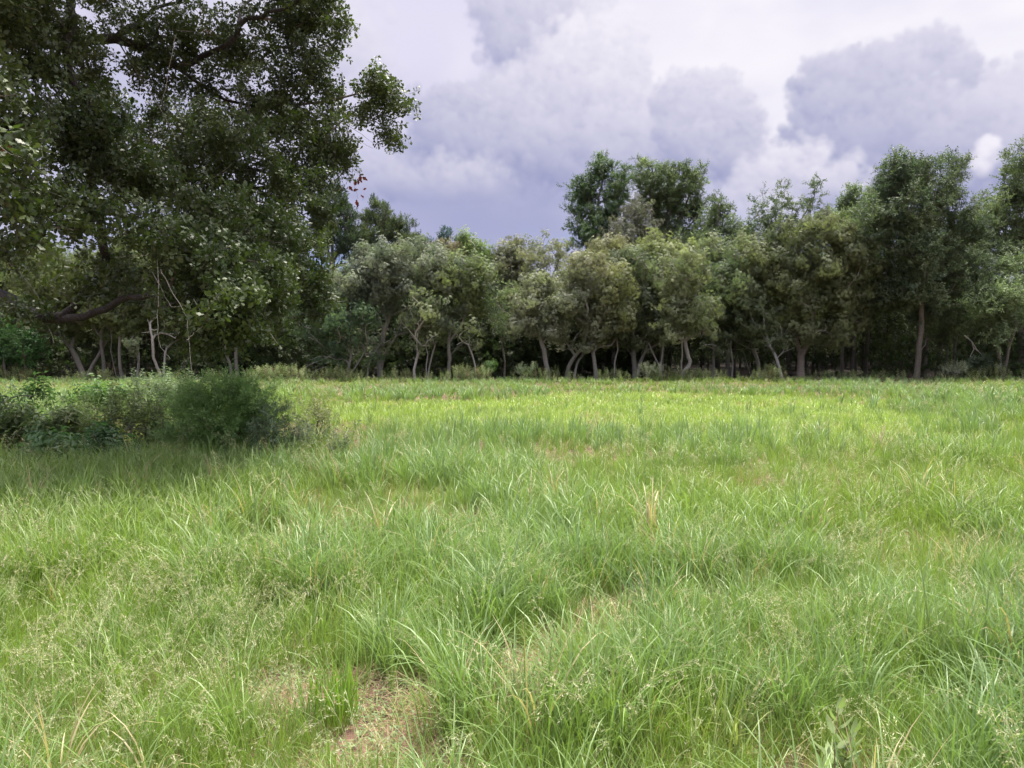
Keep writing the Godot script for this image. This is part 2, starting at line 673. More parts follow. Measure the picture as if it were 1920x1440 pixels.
var SKY_LOW := to_linear(168, 173, 211)
var SKY_MID := to_linear(197, 198, 226)
var SKY_HIGH := to_linear(221, 217, 242)
var SKY_BRIGHT := to_linear(249, 246, 254)
var SKY_BLUE := to_linear(150, 182, 232)
var BANK_DARK := to_linear(152, 158, 199)
var CLOUD_BODY := to_linear(214, 212, 236)
var CLOUD_DARK := to_linear(150, 155, 196)
var CLOUD_RIM := to_linear(247, 243, 253)


func paint(w: int, h: int, x0: int, x1: int, y0: int, y1: int) -> Image:
	var data := PackedFloat32Array()
	data.resize((x1 - x0) * (y1 - y0) * 3)
	var at := 0
	for y in range(y0, y1):
		var el := 90.0 - (y + 0.5) / h * 180.0
		for x in range(x0, x1):
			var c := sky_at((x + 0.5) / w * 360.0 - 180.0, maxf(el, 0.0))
			data[at] = c.x
			data[at + 1] = c.y
			data[at + 2] = c.z
			at += 3
	splat(data, w, h, x0, x1, y0, y1)
	return Image.create_from_data(x1 - x0, y1 - y0, false, Image.FORMAT_RGBF, data.to_byte_array())


func make_sky() -> Sky:
	cloud_noise.seed = 21
	cloud_noise.frequency = 0.16
	cloud_noise.fractal_octaves = 4
	veil_noise.seed = 8
	veil_noise.frequency = 0.045
	veil_noise.fractal_octaves = 3
	rng.seed = 7
	sky_heaps()
	rng.seed = 12                                  # clouds of the same kind all the way round
	for k in 26:
		var az := 48.0 + rng.randf() * 264.0
		if az > 180.0: az -= 360.0
		var foot := rng.randf_range(5.0, 14.0)
		var balls := []
		var wide := rng.randf_range(4.0, 9.0)
		for q in 7:
			balls.append([az + rng.randf_range(-1, 1) * wide, foot + rng.randf() * wide, rng.randf_range(0.4, 0.8) * wide, 0.9])
		heap(balls, foot, rng.randf_range(0.15, 0.6), rng.randf_range(0.4, 0.8), 0.95)
	var w := 3072
	var h := 1536
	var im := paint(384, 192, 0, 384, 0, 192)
	im.resize(w, h, Image.INTERPOLATE_CUBIC)
	var x0 := int((180.0 - 46.0) / 360.0 * w)
	var x1 := int((180.0 + 46.0) / 360.0 * w)
	var y0 := int((90.0 - 33.0) / 180.0 * h)
	var y1 := int(90.0 / 180.0 * h)
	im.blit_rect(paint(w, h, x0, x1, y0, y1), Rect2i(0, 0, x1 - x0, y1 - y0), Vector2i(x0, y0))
	var m := PanoramaSkyMaterial.new()
	var rolled := Image.create_empty(w, h, false, Image.FORMAT_RGBF)   # a panorama begins ahead, at its left edge
	rolled.blit_rect(im, Rect2i(w / 2, 0, w / 2, h), Vector2i(0, 0))
	rolled.blit_rect(im, Rect2i(0, 0, w / 2, h), Vector2i(w / 2, 0))
	im = rolled
	m.panorama = ImageTexture.create_from_image(im)
	var s := Sky.new()
	s.sky_material = m
	return s


func heap(balls: Array, foot: float, dark: float, rim: float, cover: float) -> void:
	var puffs := []
	for q in balls:
		puffs.append([q[0], q[1], q[2], q[3], 0.75, 0.45])
		var n := 13 if q[2] > 2.0 else 8
		for k in n:
			var a := rng.randf_range(-0.5, PI + 0.5)
			var r: float = q[2] * rng.randf_range(0.24, 0.48)
			var far: float = q[2] * (rng.randf_range(0.45, 0.92) if k < n - 4 else rng.randf_range(0.0, 0.5))
			var x: float = q[0] + cos(a) * far
			var y: float = q[1] + sin(a) * far * q[3]
			puffs.append([x, y, r, maxf(0.8, q[3]), 0.5, 0.5])
			for j in 3:
				var e := rng.randf_range(-0.2, PI + 0.2)
				puffs.append([x + cos(e) * r * 0.8, y + sin(e) * r * 0.8, r * rng.randf_range(0.3, 0.5), 0.95, 0.4, 0.5])
	puffs.sort_custom(func(a, b): return a[1] + a[2] * 0.6 > b[1] + b[2] * 0.6)
	var top := -99.0
	var mid := 0.0
	for q in balls:
		top = maxf(top, q[1] + q[2] * 0.8)
		mid += q[0] / balls.size()
	heaps.append({"tall": maxf(2.0, top - foot), "mid": mid, "puffs": puffs, "foot": foot, "dark": dark, "rim": rim, "cover": cover})


# ---------------------------------------------------------------- ground and grass
const BARE := [[-0.52, -3.46, 0.27], [-0.55, -3.12, 0.24], [0.08, -3.80, 0.32], [0.02, -3.25, 0.2], [0.60, -4.62, 0.3], [0.35, -4.15, 0.2], [-1.97, -6.07, 0.3], [-0.98, -3.62, 0.32],
	[1.35, -4.8, 0.22], [-2.3, -10.3, 0.4], [-0.4, -7.2, 0.25], [-0.3, -2.9, 0.2], [0.85, -4.9, 0.2], [0.2, -5.4, 0.2], [1.6, -4.2, 0.2], [-1.5, -4.6, 0.18], [-5.95, -10.3, 0.3]]


func bare(x: float, z: float) -> float:
	var b := 0.0
	for q in BARE:
		var dx: float = (x - q[0]) / q[2]
		var dz: float = (z - q[1]) / q[2]
		var d := dx * dx + dz * dz
		if d < 1.5: b = maxf(b, 1.0 - d / 1.5)
	return b


func lime(x: float, z: float) -> float:
	var d := Vector2((x - 2.6) / 8.4, (z + 18.8) / 6.6).length() + 0.35 * patch.get_noise_2d(x * 2.0, z * 2.0)
	return smoothstep(1.15, 0.7, d)


func brush(x: float, z: float) -> float:        # the weedy ground under the oak
	var d := Vector2((x + 6.6) / 4.4, (z + 13.2) / 3.0).length() + 0.4 * patch.get_noise_2d(x * 4.0 + 50.0, z * 4.0)
	return smoothstep(1.15, 0.85, d)


func warped(t: float, reach: float) -> float:
	return sinh(t * 4.2) / sinh(4.2) * reach


func make_ground() -> void:
	var s := Shape.new()
	var n := 170
	for j in n + 1:
		for k in n + 1:
			var x := warped(2.0 * k / n - 1.0, 500.0)
			var z := -4.0 + warped(2.0 * j / n - 1.0, 500.0)
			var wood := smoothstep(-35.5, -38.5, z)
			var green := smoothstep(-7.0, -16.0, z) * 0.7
			var c := Color(0.86, 0.8, 0.78).lerp(Color(0.42, 0.55, 0.26), green).lerp(Color(0.075, 0.075, 0.055), wood)  # soil colour inside the wood darkened to deepen the shade there
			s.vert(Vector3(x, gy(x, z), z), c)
	for j in n:
		for k in n:
			var a := j * (n + 1) + k
			s.tri(a, a + n + 1, a + n + 2)
			s.tri(a, a + n + 2, a + 1)
	var f := FastNoiseLite.new()
	f.seed = 3
	f.frequency = 0.012
	f.fractal_octaves = 6
	f.fractal_gain = 0.62
	var g := Gradient.new()
	g.set_color(0, Color(0.095, 0.06, 0.045).linear_to_srgb())
	g.set_color(1, Color(0.29, 0.18, 0.135).linear_to_srgb())
	g.add_point(0.5, Color(0.185, 0.11, 0.083).linear_to_srgb())
	var t := NoiseTexture2D.new()
	t.width = 1024
	t.height = 1024
	t.seamless = true
	t.noise = f
	t.color_ramp = g
	var h := NoiseTexture2D.new()
	h.width = 1024
	h.height = 1024
	h.seamless = true
	h.noise = f
	var m := StandardMaterial3D.new()
	m.vertex_color_use_as_albedo = true
	m.albedo_texture = t
	m.roughness = 1.0
	m.uv1_triplanar = true
	m.uv1_scale = Vector3(0.55, 0.55, 0.55)
	m.heightmap_enabled = true
	m.heightmap_texture = h
	m.heightmap_scale = 4.0
	var o := put("ground", s.mesh(), m, self)
	tag(o, "reddish bare soil of the meadow showing between the grass", "", "", "structure")


func tuft(kind: String, seeded: int, coarse: float) -> ArrayMesh:
	rng.seed = 5000 + seeded * 17 + hash(kind)
	var s := Shape.new()
	if kind == "tall":             # broad arching bluish blades
		for k in 15:
			var a := rng.randf() * TAU
			var p := Vector3(cos(a), 0, sin(a)) * rng.randf() * 0.06
			var g := rng.randf_range(0.85, 1.2)
			s.blade(p, a + rng.randf_range(-0.7, 0.7), rng.randf_range(0.03, 0.4), rng.randf_range(0.4, 2.1), rng.randf_range(0.24, 0.56), rng.randf_range(0.005, 0.009) * coarse, 6 if coarse < 1.5 else 4, Color(1.05, 0.95, 0.8) * g, tone(g), rng.randf_range(-0.8, 0.8))
	elif kind == "upright":        # narrow upright blades
		for k in 30:
			var a := rng.randf() * TAU
			var p := Vector3(cos(a), 0, sin(a)) * rng.randf() * 0.08
			var g := rng.randf_range(0.8, 1.2)
			s.blade(p, a + rng.randf_range(-1, 1), rng.randf_range(0.0, 0.35), rng.randf_range(0.1, 1.5), rng.randf_range(0.14, 0.4), rng.randf_range(0.0028, 0.0052) * coarse, 4 if coarse < 1.5 else 3, Color(1.1, 0.95, 0.85) * g, tone(g), rng.randf_range(-0.6, 0.6))
	elif kind == "short":          # low runners and short blades
		for k in 34:
			var a := rng.randf() * TAU
			var p := Vector3(cos(a), 0, sin(a)) * sqrt(rng.randf()) * 0.16
			var g := rng.randf_range(0.8, 1.25)
			s.blade(p, rng.randf() * TAU, rng.randf_range(0.1, 1.0), rng.randf_range(0.2, 1.2), rng.randf_range(0.06, 0.17), rng.randf_range(0.003, 0.0055) * coarse, 3, tone(g), tone(g * 1.05))
	elif kind == "straw":          # dead blades lying about
		for k in 22:
			var a := rng.randf() * TAU
			var p := Vector3(cos(a), 0, sin(a)) * sqrt(rng.randf()) * 0.16 + Vector3.UP * rng.randf() * 0.03
			s.blade(p, rng.randf() * TAU, rng.randf_range(0.9, 1.5), rng.randf_range(-0.2, 0.4), rng.randf_range(0.08, 0.26), rng.randf_range(0.0025, 0.0045) * coarse, 3, tone(rng.randf_range(0.7, 1.2)), tone(rng.randf_range(0.8, 1.3)))
	elif kind == "panicle":        # flowering stalks with airy branched heads
		for k in 3:
			var a := rng.randf() * TAU
			var l := rng.randf_range(0.34, 0.62)
			var lean := rng.randf_range(0.1, 0.5)
			var out := Vector3(cos(a), 0, sin(a))
			var pts := []
			var p := out * 0.02
			for q in 8:
				pts.append(p)
				var ang := lean + 1.0 * pow(q / 7.0, 2.0)
				p += (Vector3.UP * cos(ang) + out * sin(ang)) * l / 7.0
			s.stalk(pts, 0.0012 * coarse, Color(0.8, 0.95, 0.7), 0.0008 * coarse)
			for b in 13:
				var t := 0.5 + 0.5 * b / 13.0
				var at: Vector3 = pts[int(t * 7.0)].lerp(pts[mini(7, int(t * 7.0) + 1)], fposmod(t * 7.0, 1.0))
				var d := (r_dir() + out * 0.6 + Vector3.UP * 0.3).normalized()
				var bl := rng.randf_range(0.03, 0.1) * (1.15 - t * 0.6)
				s.blade(at, atan2(d.z, d.x), acos(clampf(d.y, -1, 1)), 0.4, bl, 0.0012 * coarse, 2, tone(0.9), tone(1.0))
				for e in 5:
					var ee := at + d * bl * (0.25 + 0.17 * e) + Vector3.DOWN * 0.004 * e
					s.leaf(ee, (d + r_dir() * 0.7 + Vector3.DOWN * 0.3).normalized(), r_dir(), rng.randf_range(0.008, 0.013) * (0.6 + 0.4 * coarse), 0.0034 * coarse, tone(rng.randf_range(0.9, 1.4)), 0.3)
	elif kind == "forb":           # small leaves close to the ground
		for k in 9:
			var a := rng.randf() * TAU
			var p := Vector3(cos(a), 0, sin(a)) * sqrt(rng.randf()) * 0.12
			var d := r_dir()
			d.y = absf(d.y) * 0.6 + 0.2
			s.stalk([p, p + d * 0.06], 0.001 * coarse, Color(1.2, 1.0, 0.8))
			for q in 4:
				var b := rng.randf() * TAU
				s.leaf(p + d * 0.02 * (q + 1), Vector3(cos(b), rng.randf_range(0.1, 0.6), sin(b)).normalized(), Vector3.UP, rng.randf_range(0.018, 0.034), rng.randf_range(0.009, 0.016) * coarse, tone(rng.randf_range(0.85, 1.2)), 0.15)
	return s.mesh()


func make_grass() -> void:
	var blade_mat := mat_leaf(0.45, Color(0.76, 0.8, 0.45), 0.5)
	var straw_mat := mat_leaf(0.8, Color(0.3, 0.27, 0.2), 0.3)
	var bands := [[1.6, 5.5, 0.052, 1.0], [5.5, 10.5, 0.095, 1.25], [10.5, 19.0, 0.165, 1.9], [19.0, 38.5, 0.24, 3.0]]
	var kinds := ["tall", "upright", "short", "straw", "panicle", "forb"]
	var looks := {
		"tall": "tall arching blue green grass blades standing all over the meadow", "upright": "narrow upright green grass blades making up most of the meadow",
		"short": "short yellow green grass covering the middle of the meadow", "straw": "dry tan dead blades lying between the living grass",
		"panicle": "pale straw coloured seed heads on thin stalks above the grass", "forb": "small leafy plants low among the grass"}
	var names := {"tall": "tall_grass", "upright": "upright_grass", "short": "short_grass", "straw": "dead_grass", "panicle": "seed_head_grass", "forb": "ground_cover"}
	var holders := {}
	for k in kinds:
		holders[k] = base(names[k], Vector3.ZERO)
		tag(holders[k], looks[k], "grass" if k != "forb" else "ground cover", "", "stuff")
	for band in bands:
		var where := {}
		var tints := {}
		for k in kinds:
			where[k] = [[], [], [], []]
			tints[k] = [PackedColorArray(), PackedColorArray(), PackedColorArray(), PackedColorArray()]
		rng.seed = 300 + int(band[0] * 10.0)
		var step: float = band[2]
		var z: float = -band[0]
		while z > -band[1]:
			var half := 0.69 * -z + 1.3
			var x := -half
			while x < half:
				var px := x + rng.randf_range(-0.6, 0.6) * step
				var pz := z + rng.randf_range(-0.6, 0.6) * step
				x += step
				if Vector2(px - 1.15, pz + 2.68).length() < 0.24 and rng.randf() < 0.8: continue      # the pale broad leaved plant stands here
				var n1 := patch.get_noise_2d(px * 5.0, pz * 5.0)
				var n2 := patch.get_noise_2d(px * 1.6 + 70.0, pz * 1.6)
				var n3 := patch.get_noise_2d(px * 16.0 + 30.0, pz * 16.0)
				var l := lime(px, pz)
				var b := bare(px, pz) if pz > -14.0 else 0.0
				var w := brush(px, pz)
				var far := smoothstep(-23.0, -29.0, pz)
				var kind := "upright"
				var size := 1.0
				var q := rng.randf()
				if l > rng.randf():
					kind = "short"
					size = rng.randf_range(0.9, 1.5)
					if q < 0.12: kind = "upright"; size = 0.55
					elif q < 0.12 + 0.22 * smoothstep(0.1, 0.4, n1): kind = "straw"
					elif q > 0.97 and n1 < -0.1: kind = "tall"; size = 0.8
				else:
					var tall := clampf(0.3 + 0.75 * n1 + 0.5 * n2 + 0.5 * n3 + 0.2 * far, 0.08, 0.65)
					if q < tall: kind = "tall"
					elif q < tall + (1.0 - tall) * 0.5: kind = "upright"
					elif q < tall + (1.0 - tall) * 0.68: kind = "short"
					elif q < tall + (1.0 - tall) * 0.82: kind = "straw"
					elif q < tall + (1.0 - tall) * (0.84 + 0.07 * smoothstep(0.0, 0.3, n3) + 0.09 * smoothstep(-27.0, -33.0, pz)): kind = "panicle"
					elif q < tall + (1.0 - tall) * 0.95 and n2 < 0.0: kind = "forb"
					size = rng.randf_range(0.7, 1.2) * (1.0 + 0.3 * n1 + 0.3 * n3)
					if kind == "upright" or kind == "tall": size *= 0.72 + 0.2 * smoothstep(-0.25, 0.2, n1 + 0.4 * n3)
					size *= 1.0 - 0.42 * far
				if kind == "straw" and px < -0.9 and pz > -5.5 and rng.randf() < 0.8:
					kind = "tall" if rng.randf() < 0.5 else "upright"
					size = rng.randf_range(0.7, 1.0)
				if b > 0.0 and rng.randf() < b * 1.5:
					if rng.randf() < 0.68: continue
					kind = "straw" if rng.randf() < 0.3 else "forb" if rng.randf() < 0.5 else "short"
					size = 0.8
				if kind != "tall" and pz < -5.5 and pz > -11.5 and rng.randf() < 0.5 * smoothstep(-1.6, -3.4, px + 0.6 * n1):
					kind = "tall"
					size = rng.randf_range(0.8, 1.1)
				if pz > -4.8 and rng.randf() < 0.07 * (smoothstep(-0.8, -1.5, px) + smoothstep(0.55, 0.15, Vector2(px - 1.2, pz + 3.7).length())):
					kind = "panicle"
					size = rng.randf_range(0.8, 1.05)
				if w > rng.randf():
					if rng.randf() < 0.5: continue
					size *= 0.8
				if pz < -35.5 and rng.randf() < smoothstep(-35.5, -38.0, pz): continue
				var a := rng.randf() * TAU
				var t := Transform3D(Basis(Vector3.UP, a).scaled(Vector3(1, rng.randf_range(0.85, 1.15), 1) * size), Vector3(px, gy(px, pz), pz))
				var c := Color(0.15, 0.235, 0.06)
				var blue := clampf(0.5 + 1.5 * n2 + 0.8 * n3, 0, 1)
				if kind == "tall": c = Color(0.20, 0.305, 0.072).lerp(Color(0.178, 0.285, 0.11), blue)
				elif kind == "upright": c = Color(0.222, 0.335, 0.06).lerp(Color(0.18, 0.295, 0.085), blue)
				elif kind == "short": c = Color(0.235, 0.325, 0.085).lerp(Color(0.28, 0.40, 0.085), l * (0.7 + n1))
				elif kind == "straw": c = Color(0.36, 0.28, 0.17).lerp(Color(0.27, 0.24, 0.11), rng.randf())
				elif kind == "panicle": c = Color(0.38, 0.42, 0.22).lerp(Color(0.46, 0.44, 0.28), rng.randf())
				elif kind == "forb": c = Color(0.20, 0.30, 0.12)
				if kind == "tall" and pz > -11.0 and rng.randf() < 0.04: c = Color(0.42, 0.36, 0.20)
				c = c * rng.randf_range(0.85, 1.15)
				c.a = 1.0
				var v := rng.randi() % 4
				where[kind][v].append(t)
				tints[kind][v].append(c)
			z -= step
		for k in kinds:
			for v in 4:
				if where[k][v].size():
					many(names[k] + "_patch", tuft(k, v + int(band[0] * 4.0), band[3]), straw_mat if k == "straw" else blade_mat, where[k][v], tints[k][v], holders[k])




var FEATHER := {}
var ELM := {}
var CEDAR := {}
var OAK := {}
var BUSH := {}
var WEED := {}
var BROAD := {}


func species() -> void:
	var pale := mat_bark(Color(0.14, 0.13, 0.11), Color(0.38, 0.36, 0.32), 3.0)
	var brown := mat_bark(Color(0.06, 0.053, 0.042), Color(0.2, 0.18, 0.145), 3.0)
	var dark := mat_bark(Color(0.018, 0.017, 0.014), Color(0.075, 0.068, 0.056), 3.0, 2.5)
	var feathers := []
	var elms := []
	var cedars := []
	var oaks := []
	var bushes := []
	var weeds := []
	var broads := []
	for k in 3:
		feathers.append(spray("feather", k))
		elms.append(spray("elm", k))
		cedars.append(spray("cedar", k))
		oaks.append(spray("oak", k))
		bushes.append(spray("fineleaf", k))
		weeds.append(spray("weed", k))
		broads.append(spray("broad", k))
	var soft := mat_leaf(0.55, Color(0.8, 0.9, 0.6), 0.45)
	var gloss := mat_leaf(0.42, Color(0.5, 0.6, 0.2), 0.5)
	FEATHER = {"meshes": feathers, "mat": soft, "bark": pale, "points": 32.0, "sprays": 9, "spread": 0.32, "along": 0.8, "gaps": 0.26, "bare": 1.0, "rise": -0.15, "low": 0.9, "shoots": 0.25, "balance": 0.25, "step": 0.4, "twig": 0.015, "cut": 0.03, "tint": Color(0.154, 0.201, 0.107), "tint2": Color(0.251, 0.288, 0.152)}
	ELM = {"meshes": elms, "mat": soft, "bark": brown, "points": 30.0, "sprays": 9, "spread": 0.25, "along": 0.6, "gaps": 0.22, "rise": 0.25, "low": 0.9, "shoots": 0.26, "balance": 0.22, "step": 0.4, "twig": 0.006, "cut": 0.03, "tint": Color(0.100, 0.142, 0.073), "tint2": Color(0.183, 0.238, 0.100)}
	CEDAR = {"meshes": cedars, "mat": soft, "bark": brown, "points": 32.0, "sprays": 10, "spread": 0.2, "along": 0.5, "rise": 0.9, "low": 0.9, "shoots": 0.2, "balance": 0.3, "step": 0.5, "twig": 0.006, "cut": 0.03, "tint": Color(0.050, 0.081, 0.050), "tint2": Color(0.095, 0.127, 0.065)}
	OAK = {"meshes": oaks, "mat": gloss, "bark": dark, "points": 130.0, "sprays": 8, "spread": 0.2, "rise": 0.1, "low": 0.6, "shoots": 0.12, "balance": 0.2, "step": 0.22, "twig": 0.005, "cut": 0.025, "dead": 0.001, "gaps": 0.21, "gap_from": 4.0, "gap_size": 15.0, "tint": Color(0.056, 0.086, 0.032), "tint2": Color(0.095, 0.132, 0.043)}
	BUSH = {"meshes": bushes, "mat": soft, "bark": brown, "points": 140.0, "sprays": 9, "spread": 0.13, "rise": 0.5, "gaps": 0.32, "gap_size": 26.0, "low": 0.05, "shoots": 0.3, "balance": 0.3, "step": 0.15, "twig": 0.002, "cut": 0.006, "tint": Color(0.155, 0.273, 0.101), "tint2": Color(0.255, 0.400, 0.146)}
	WEED = {"meshes": weeds, "mat": soft, "bark": brown, "points": 90.0, "sprays": 5, "spread": 0.14, "rise": 1.2, "low": 0.05, "shoots": 0.25, "balance": 0.1, "step": 0.2, "twig": 0.002, "cut": 0.006, "tint": Color(0.112, 0.161, 0.093), "tint2": Color(0.190, 0.230, 0.158)}
	BROAD = {"meshes": broads, "mat": soft, "bark": brown, "points": 90.0, "sprays": 5, "spread": 0.14, "rise": 0.8, "low": 0.05, "shoots": 0.2, "balance": 0.1, "step": 0.2, "twig": 0.002, "cut": 0.006, "tint": Color(0.100, 0.196, 0.057), "tint2": Color(0.178, 0.299, 0.086)}


# thin dead twigs and a bunch of withered leaves that belong to the oak
func finish_oak(o: Node3D, twigs: Array, red: Array) -> void:
	rng.seed = 61
	var grey := mat_bark(Color(0.28, 0.25, 0.22), Color(0.5, 0.46, 0.42), 6.0, 0.3)
	for w in twigs:
		var s := Shape.new()
		var pts := []
		for k in range(0, w.size(), 3):
			pts.append(Vector3(w[k], w[k + 1], w[k + 2]))
		var path := []
		for k in pts.size() - 1:
			for q in 5:
				path.append(pts[k].cubic_interpolate(pts[k + 1], pts[maxi(k - 1, 0)], pts[mini(k + 2, pts.size() - 1)], q / 5.0) + r_dir() * 0.008)
		path.append(pts[pts.size() - 1])
		s.stalk(path, 0.005, Color.WHITE, 0.002)
		put("dead_twig", s.mesh(), grey, o)
	var m := mat_leaf(0.7, Color(0.5, 0.25, 0.12), 0.3)
	m.albedo_color = Color(0.17, 0.06, 0.035).linear_to_srgb()
	var s := Shape.new()
	oak_leaf(s, Vector3.ZERO, Vector3.UP, Vector3.BACK, 0.1, Color.WHITE)
	var mesh := s.mesh()
	for k in range(0, red.size(), 3):
		var l := put("withered_leaf", mesh, m, o)
		l.transform = Transform3D(Basis(r_dir().cross(Vector3.UP).normalized(), rng.randf() * TAU), Vector3(red[k], red[k + 1], red[k + 2]))


func dead_branch(limbs: Array, at: Vector3) -> void:
	var o := base("dead_branch", at)
	tag(o, "pale forked dead branch hanging down before the dark wood at the right", "branch")
	var grey := mat_bark(Color(0.28, 0.25, 0.22), Color(0.5, 0.46, 0.42), 6.0, 0.3)
	for k in limbs.size():
		var s := Shape.new()
		var pts := []
		for q in range(0, limbs[k].size(), 3):
			pts.append(Vector3(limbs[k][q], limbs[k][q + 1], limbs[k][q + 2]))
		s.stalk(pts, 0.035 if k == 0 else 0.028, Color.WHITE, 0.012)
		put("limb", s.mesh(), grey, o)


# the wood behind the first rows: whole trees, too deep in shade to be told apart
func make_wood() -> void:
	rng.seed = 404
	var holder := base("wood", Vector3.ZERO)
	tag(holder, "dark wood of close set trees behind the edge of the meadow", "wood", "", "stuff")
	var where := []
	var tints := PackedColorArray()
	var trunks := []
	var white := PackedColorArray()
	for row in 12:
		var z := -42.0 - row * 3.2
		var x := -52.0 - row * 2.0
		while x < 52.0 + row * 2.0:
			var at := Vector3(x + rng.randf_range(-1.2, 1.2), 0, z + rng.randf_range(-1.6, 1.6))
			x += 2.6
			at.y = gy(at.x, at.z)
			var tall := rng.randf_range(4.2, 5.6) + row * 0.12
			trunks.append(Transform3D(Basis(Vector3.UP, rng.randf() * TAU).scaled(Vector3(1, tall / 4.0, 1)), at))
			white.append(Color.WHITE)
			var n := 250
			for k in n:
				var h := pow(rng.randf(), 0.7)
				var p := at + Vector3(rng.randfn(0, 1.1), lerpf([2.1, 1.7, 1.3, 1.0, 0.7, 0.5, 0.3, 0.1, 0.1, 0.1, 0.1, 0.1][row], tall, h), rng.randfn(0, 1.1))
				where.append(aim(p, r_dir() + Vector3.UP * 0.3, rng.randf_range(1.2, 1.9)))
				var c := Color(0.04, 0.06, 0.027).lerp(Color(0.075, 0.095, 0.04), rng.randf())  # leaf colour lowered to paint in the darkness of the wood
				c.a = 1.0
				tints.append(c)
	for row in 3:
		for k in 5200:
			var x := rng.randf_range(-80, 80)
			var p := Vector3(x, pow(rng.randf(), 1.2) * 4.6, -80.5 - row * 2.5 + rng.randf_range(-1.2, 1.2))
			where.append(aim(p, r_dir() + Vector3.UP * 0.3, rng.randf_range(2.0, 3.2)))
			var c := Color(0.04, 0.06, 0.027).lerp(Color(0.075, 0.095, 0.04), rng.randf())  # same lowered leaf colour, shade painted in
			c.a = 1.0
			tints.append(c)
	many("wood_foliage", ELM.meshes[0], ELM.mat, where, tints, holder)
	var s := Skeleton.new()
	grow_stem(s, [0, -0.1, 0, 0.05, 1.2, 0.02, -0.05, 2.6, 0.05, 0.0, 4.0, 0.0], 0.03, true)
	for k in 10:
		grow_to(s, Vector3(rng.randfn(0, 0.8), rng.randf_range(1.8, 3.8), rng.randfn(0, 0.8)), 0.2, 0.5, 0.05)
	s.widths(0.01, 0.065)
	many("wood_trunk", tubes(s, 0.0, 9.0, 0.3), ELM.bark, trunks, white, holder)


# leafy growth beneath the trees, thick in some stretches and missing in others
func understory() -> void:
	rng.seed = 626
	var holder := base("undergrowth", Vector3.ZERO)
	tag(holder, "dark green undergrowth filling the shade between the trunks", "undergrowth", "", "stuff")
	var where := []
	var tints := PackedColorArray()
	for k in 26000:
		var x := rng.randf_range(-30, 30)
		var z := rng.randf_range(-46.0, -38.6)
		var n := patch.get_noise_2d(x * 2.2 + 5.0, z * 2.0)
		var much := 0.35 + 1.2 * n
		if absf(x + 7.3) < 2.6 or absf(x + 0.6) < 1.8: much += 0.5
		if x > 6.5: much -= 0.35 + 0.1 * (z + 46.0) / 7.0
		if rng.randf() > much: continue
		var y := rng.randf_range(0.1, 2.3) * (0.5 + 0.8 * much)
		where.append(aim(Vector3(x, y, z), r_dir() + Vector3.UP * 0.4, rng.randf_range(0.8, 1.4)))
		var c := Color(0.04, 0.065, 0.028).lerp(Color(0.08, 0.11, 0.042), rng.randf())  # leaves coloured darker to deepen the shade between the trunks
		c.a = 1.0
		tints.append(c)
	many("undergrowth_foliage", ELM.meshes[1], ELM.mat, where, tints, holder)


func edge_weeds() -> void:
	rng.seed = 515
	var holder := base("edge_weeds", Vector3.ZERO)
	tag(holder, "knee high pale weeds and brown stalks along the foot of the tree line", "weeds", "", "stuff")
	var where := [[], [], []]
	var tints := [PackedColorArray(), PackedColorArray(), PackedColorArray()]
	for k in 9000:
		var x := rng.randf_range(-27.5, 27.5)
		var z := -34.2 - absf(rng.randfn(0, 0.9)) + 0.5 * patch.get_noise_2d(x * 3.0, 7.0)
		var n := patch.get_noise_2d(x * 5.0 + 11.0, 90.0)
		if rng.randf() > 0.16 + 0.9 * n + 0.6 * patch.get_noise_2d(x * 17.0, 31.0): continue
		var v := rng.randi() % 3
		where[v].append(aim(Vector3(x, gy(x, z) + rng.randf() * (0.12 + 0.6 * maxf(0.0, n)), z), Vector3.UP + r_dir() * 0.35, rng.randf_range(0.7, 1.5)))
		var c := Color(0.17, 0.23, 0.09).lerp(Color(0.33, 0.36, 0.2), rng.randf())
		if n > 0.15 and rng.randf() < 0.15: c = Color(0.2, 0.13, 0.09)
		if rng.randf() < 0.3: c = Color(0.09, 0.13, 0.05)
		c.a = 1.0
		tints[v].append(c)
	for v in 3:
		many("edge_weed_patch", WEED.meshes[v], WEED.mat, where[v], tints[v], holder)


# plants that stand out in the foreground, each with its own blades or leaves
func grass_clump(label: String, at: Vector3, blades: int, tall: float, wide: float, spread: float, col: Color, upright: bool) -> void:
	rng.seed = hash(label)
	at.y = gy(at.x, at.z)
	var o := base("grass_tuft", at)
	tag(o, label, "grass tuft", "")
	var shapes := []
	var tones := []
	for k in 8:
		var s := Shape.new()
		s.blade(Vector3.ZERO, 0.0, rng.randf_range(0.0, 0.25), rng.randf_range(0.15, 0.7) if upright else rng.randf_range(0.5, 1.8), 1.0, wide / tall, 7, Color(1.05, 0.95, 0.85), Color.WHITE, rng.randf_range(-0.6, 0.6))
		shapes.append(s.mesh())
	for k in 4:
		var m := mat_leaf(0.45, Color(0.76, 0.8, 0.45), 0.5)
		m.albedo_color = (col * (0.8 + 0.14 * k)).linear_to_srgb()
		tones.append(m)
	for k in blades:
		var a := rng.randf() * TAU
		var b := put("blade", shapes[rng.randi() % 8], tones[rng.randi() % 4], o)
		b.transform = Transform3D(Basis(Vector3.UP, rng.randf() * TAU).scaled(Vector3.ONE * tall * rng.randf_range(0.6, 1.05)), Vector3(cos(a), 0, sin(a)) * spread * sqrt(rng.randf()))


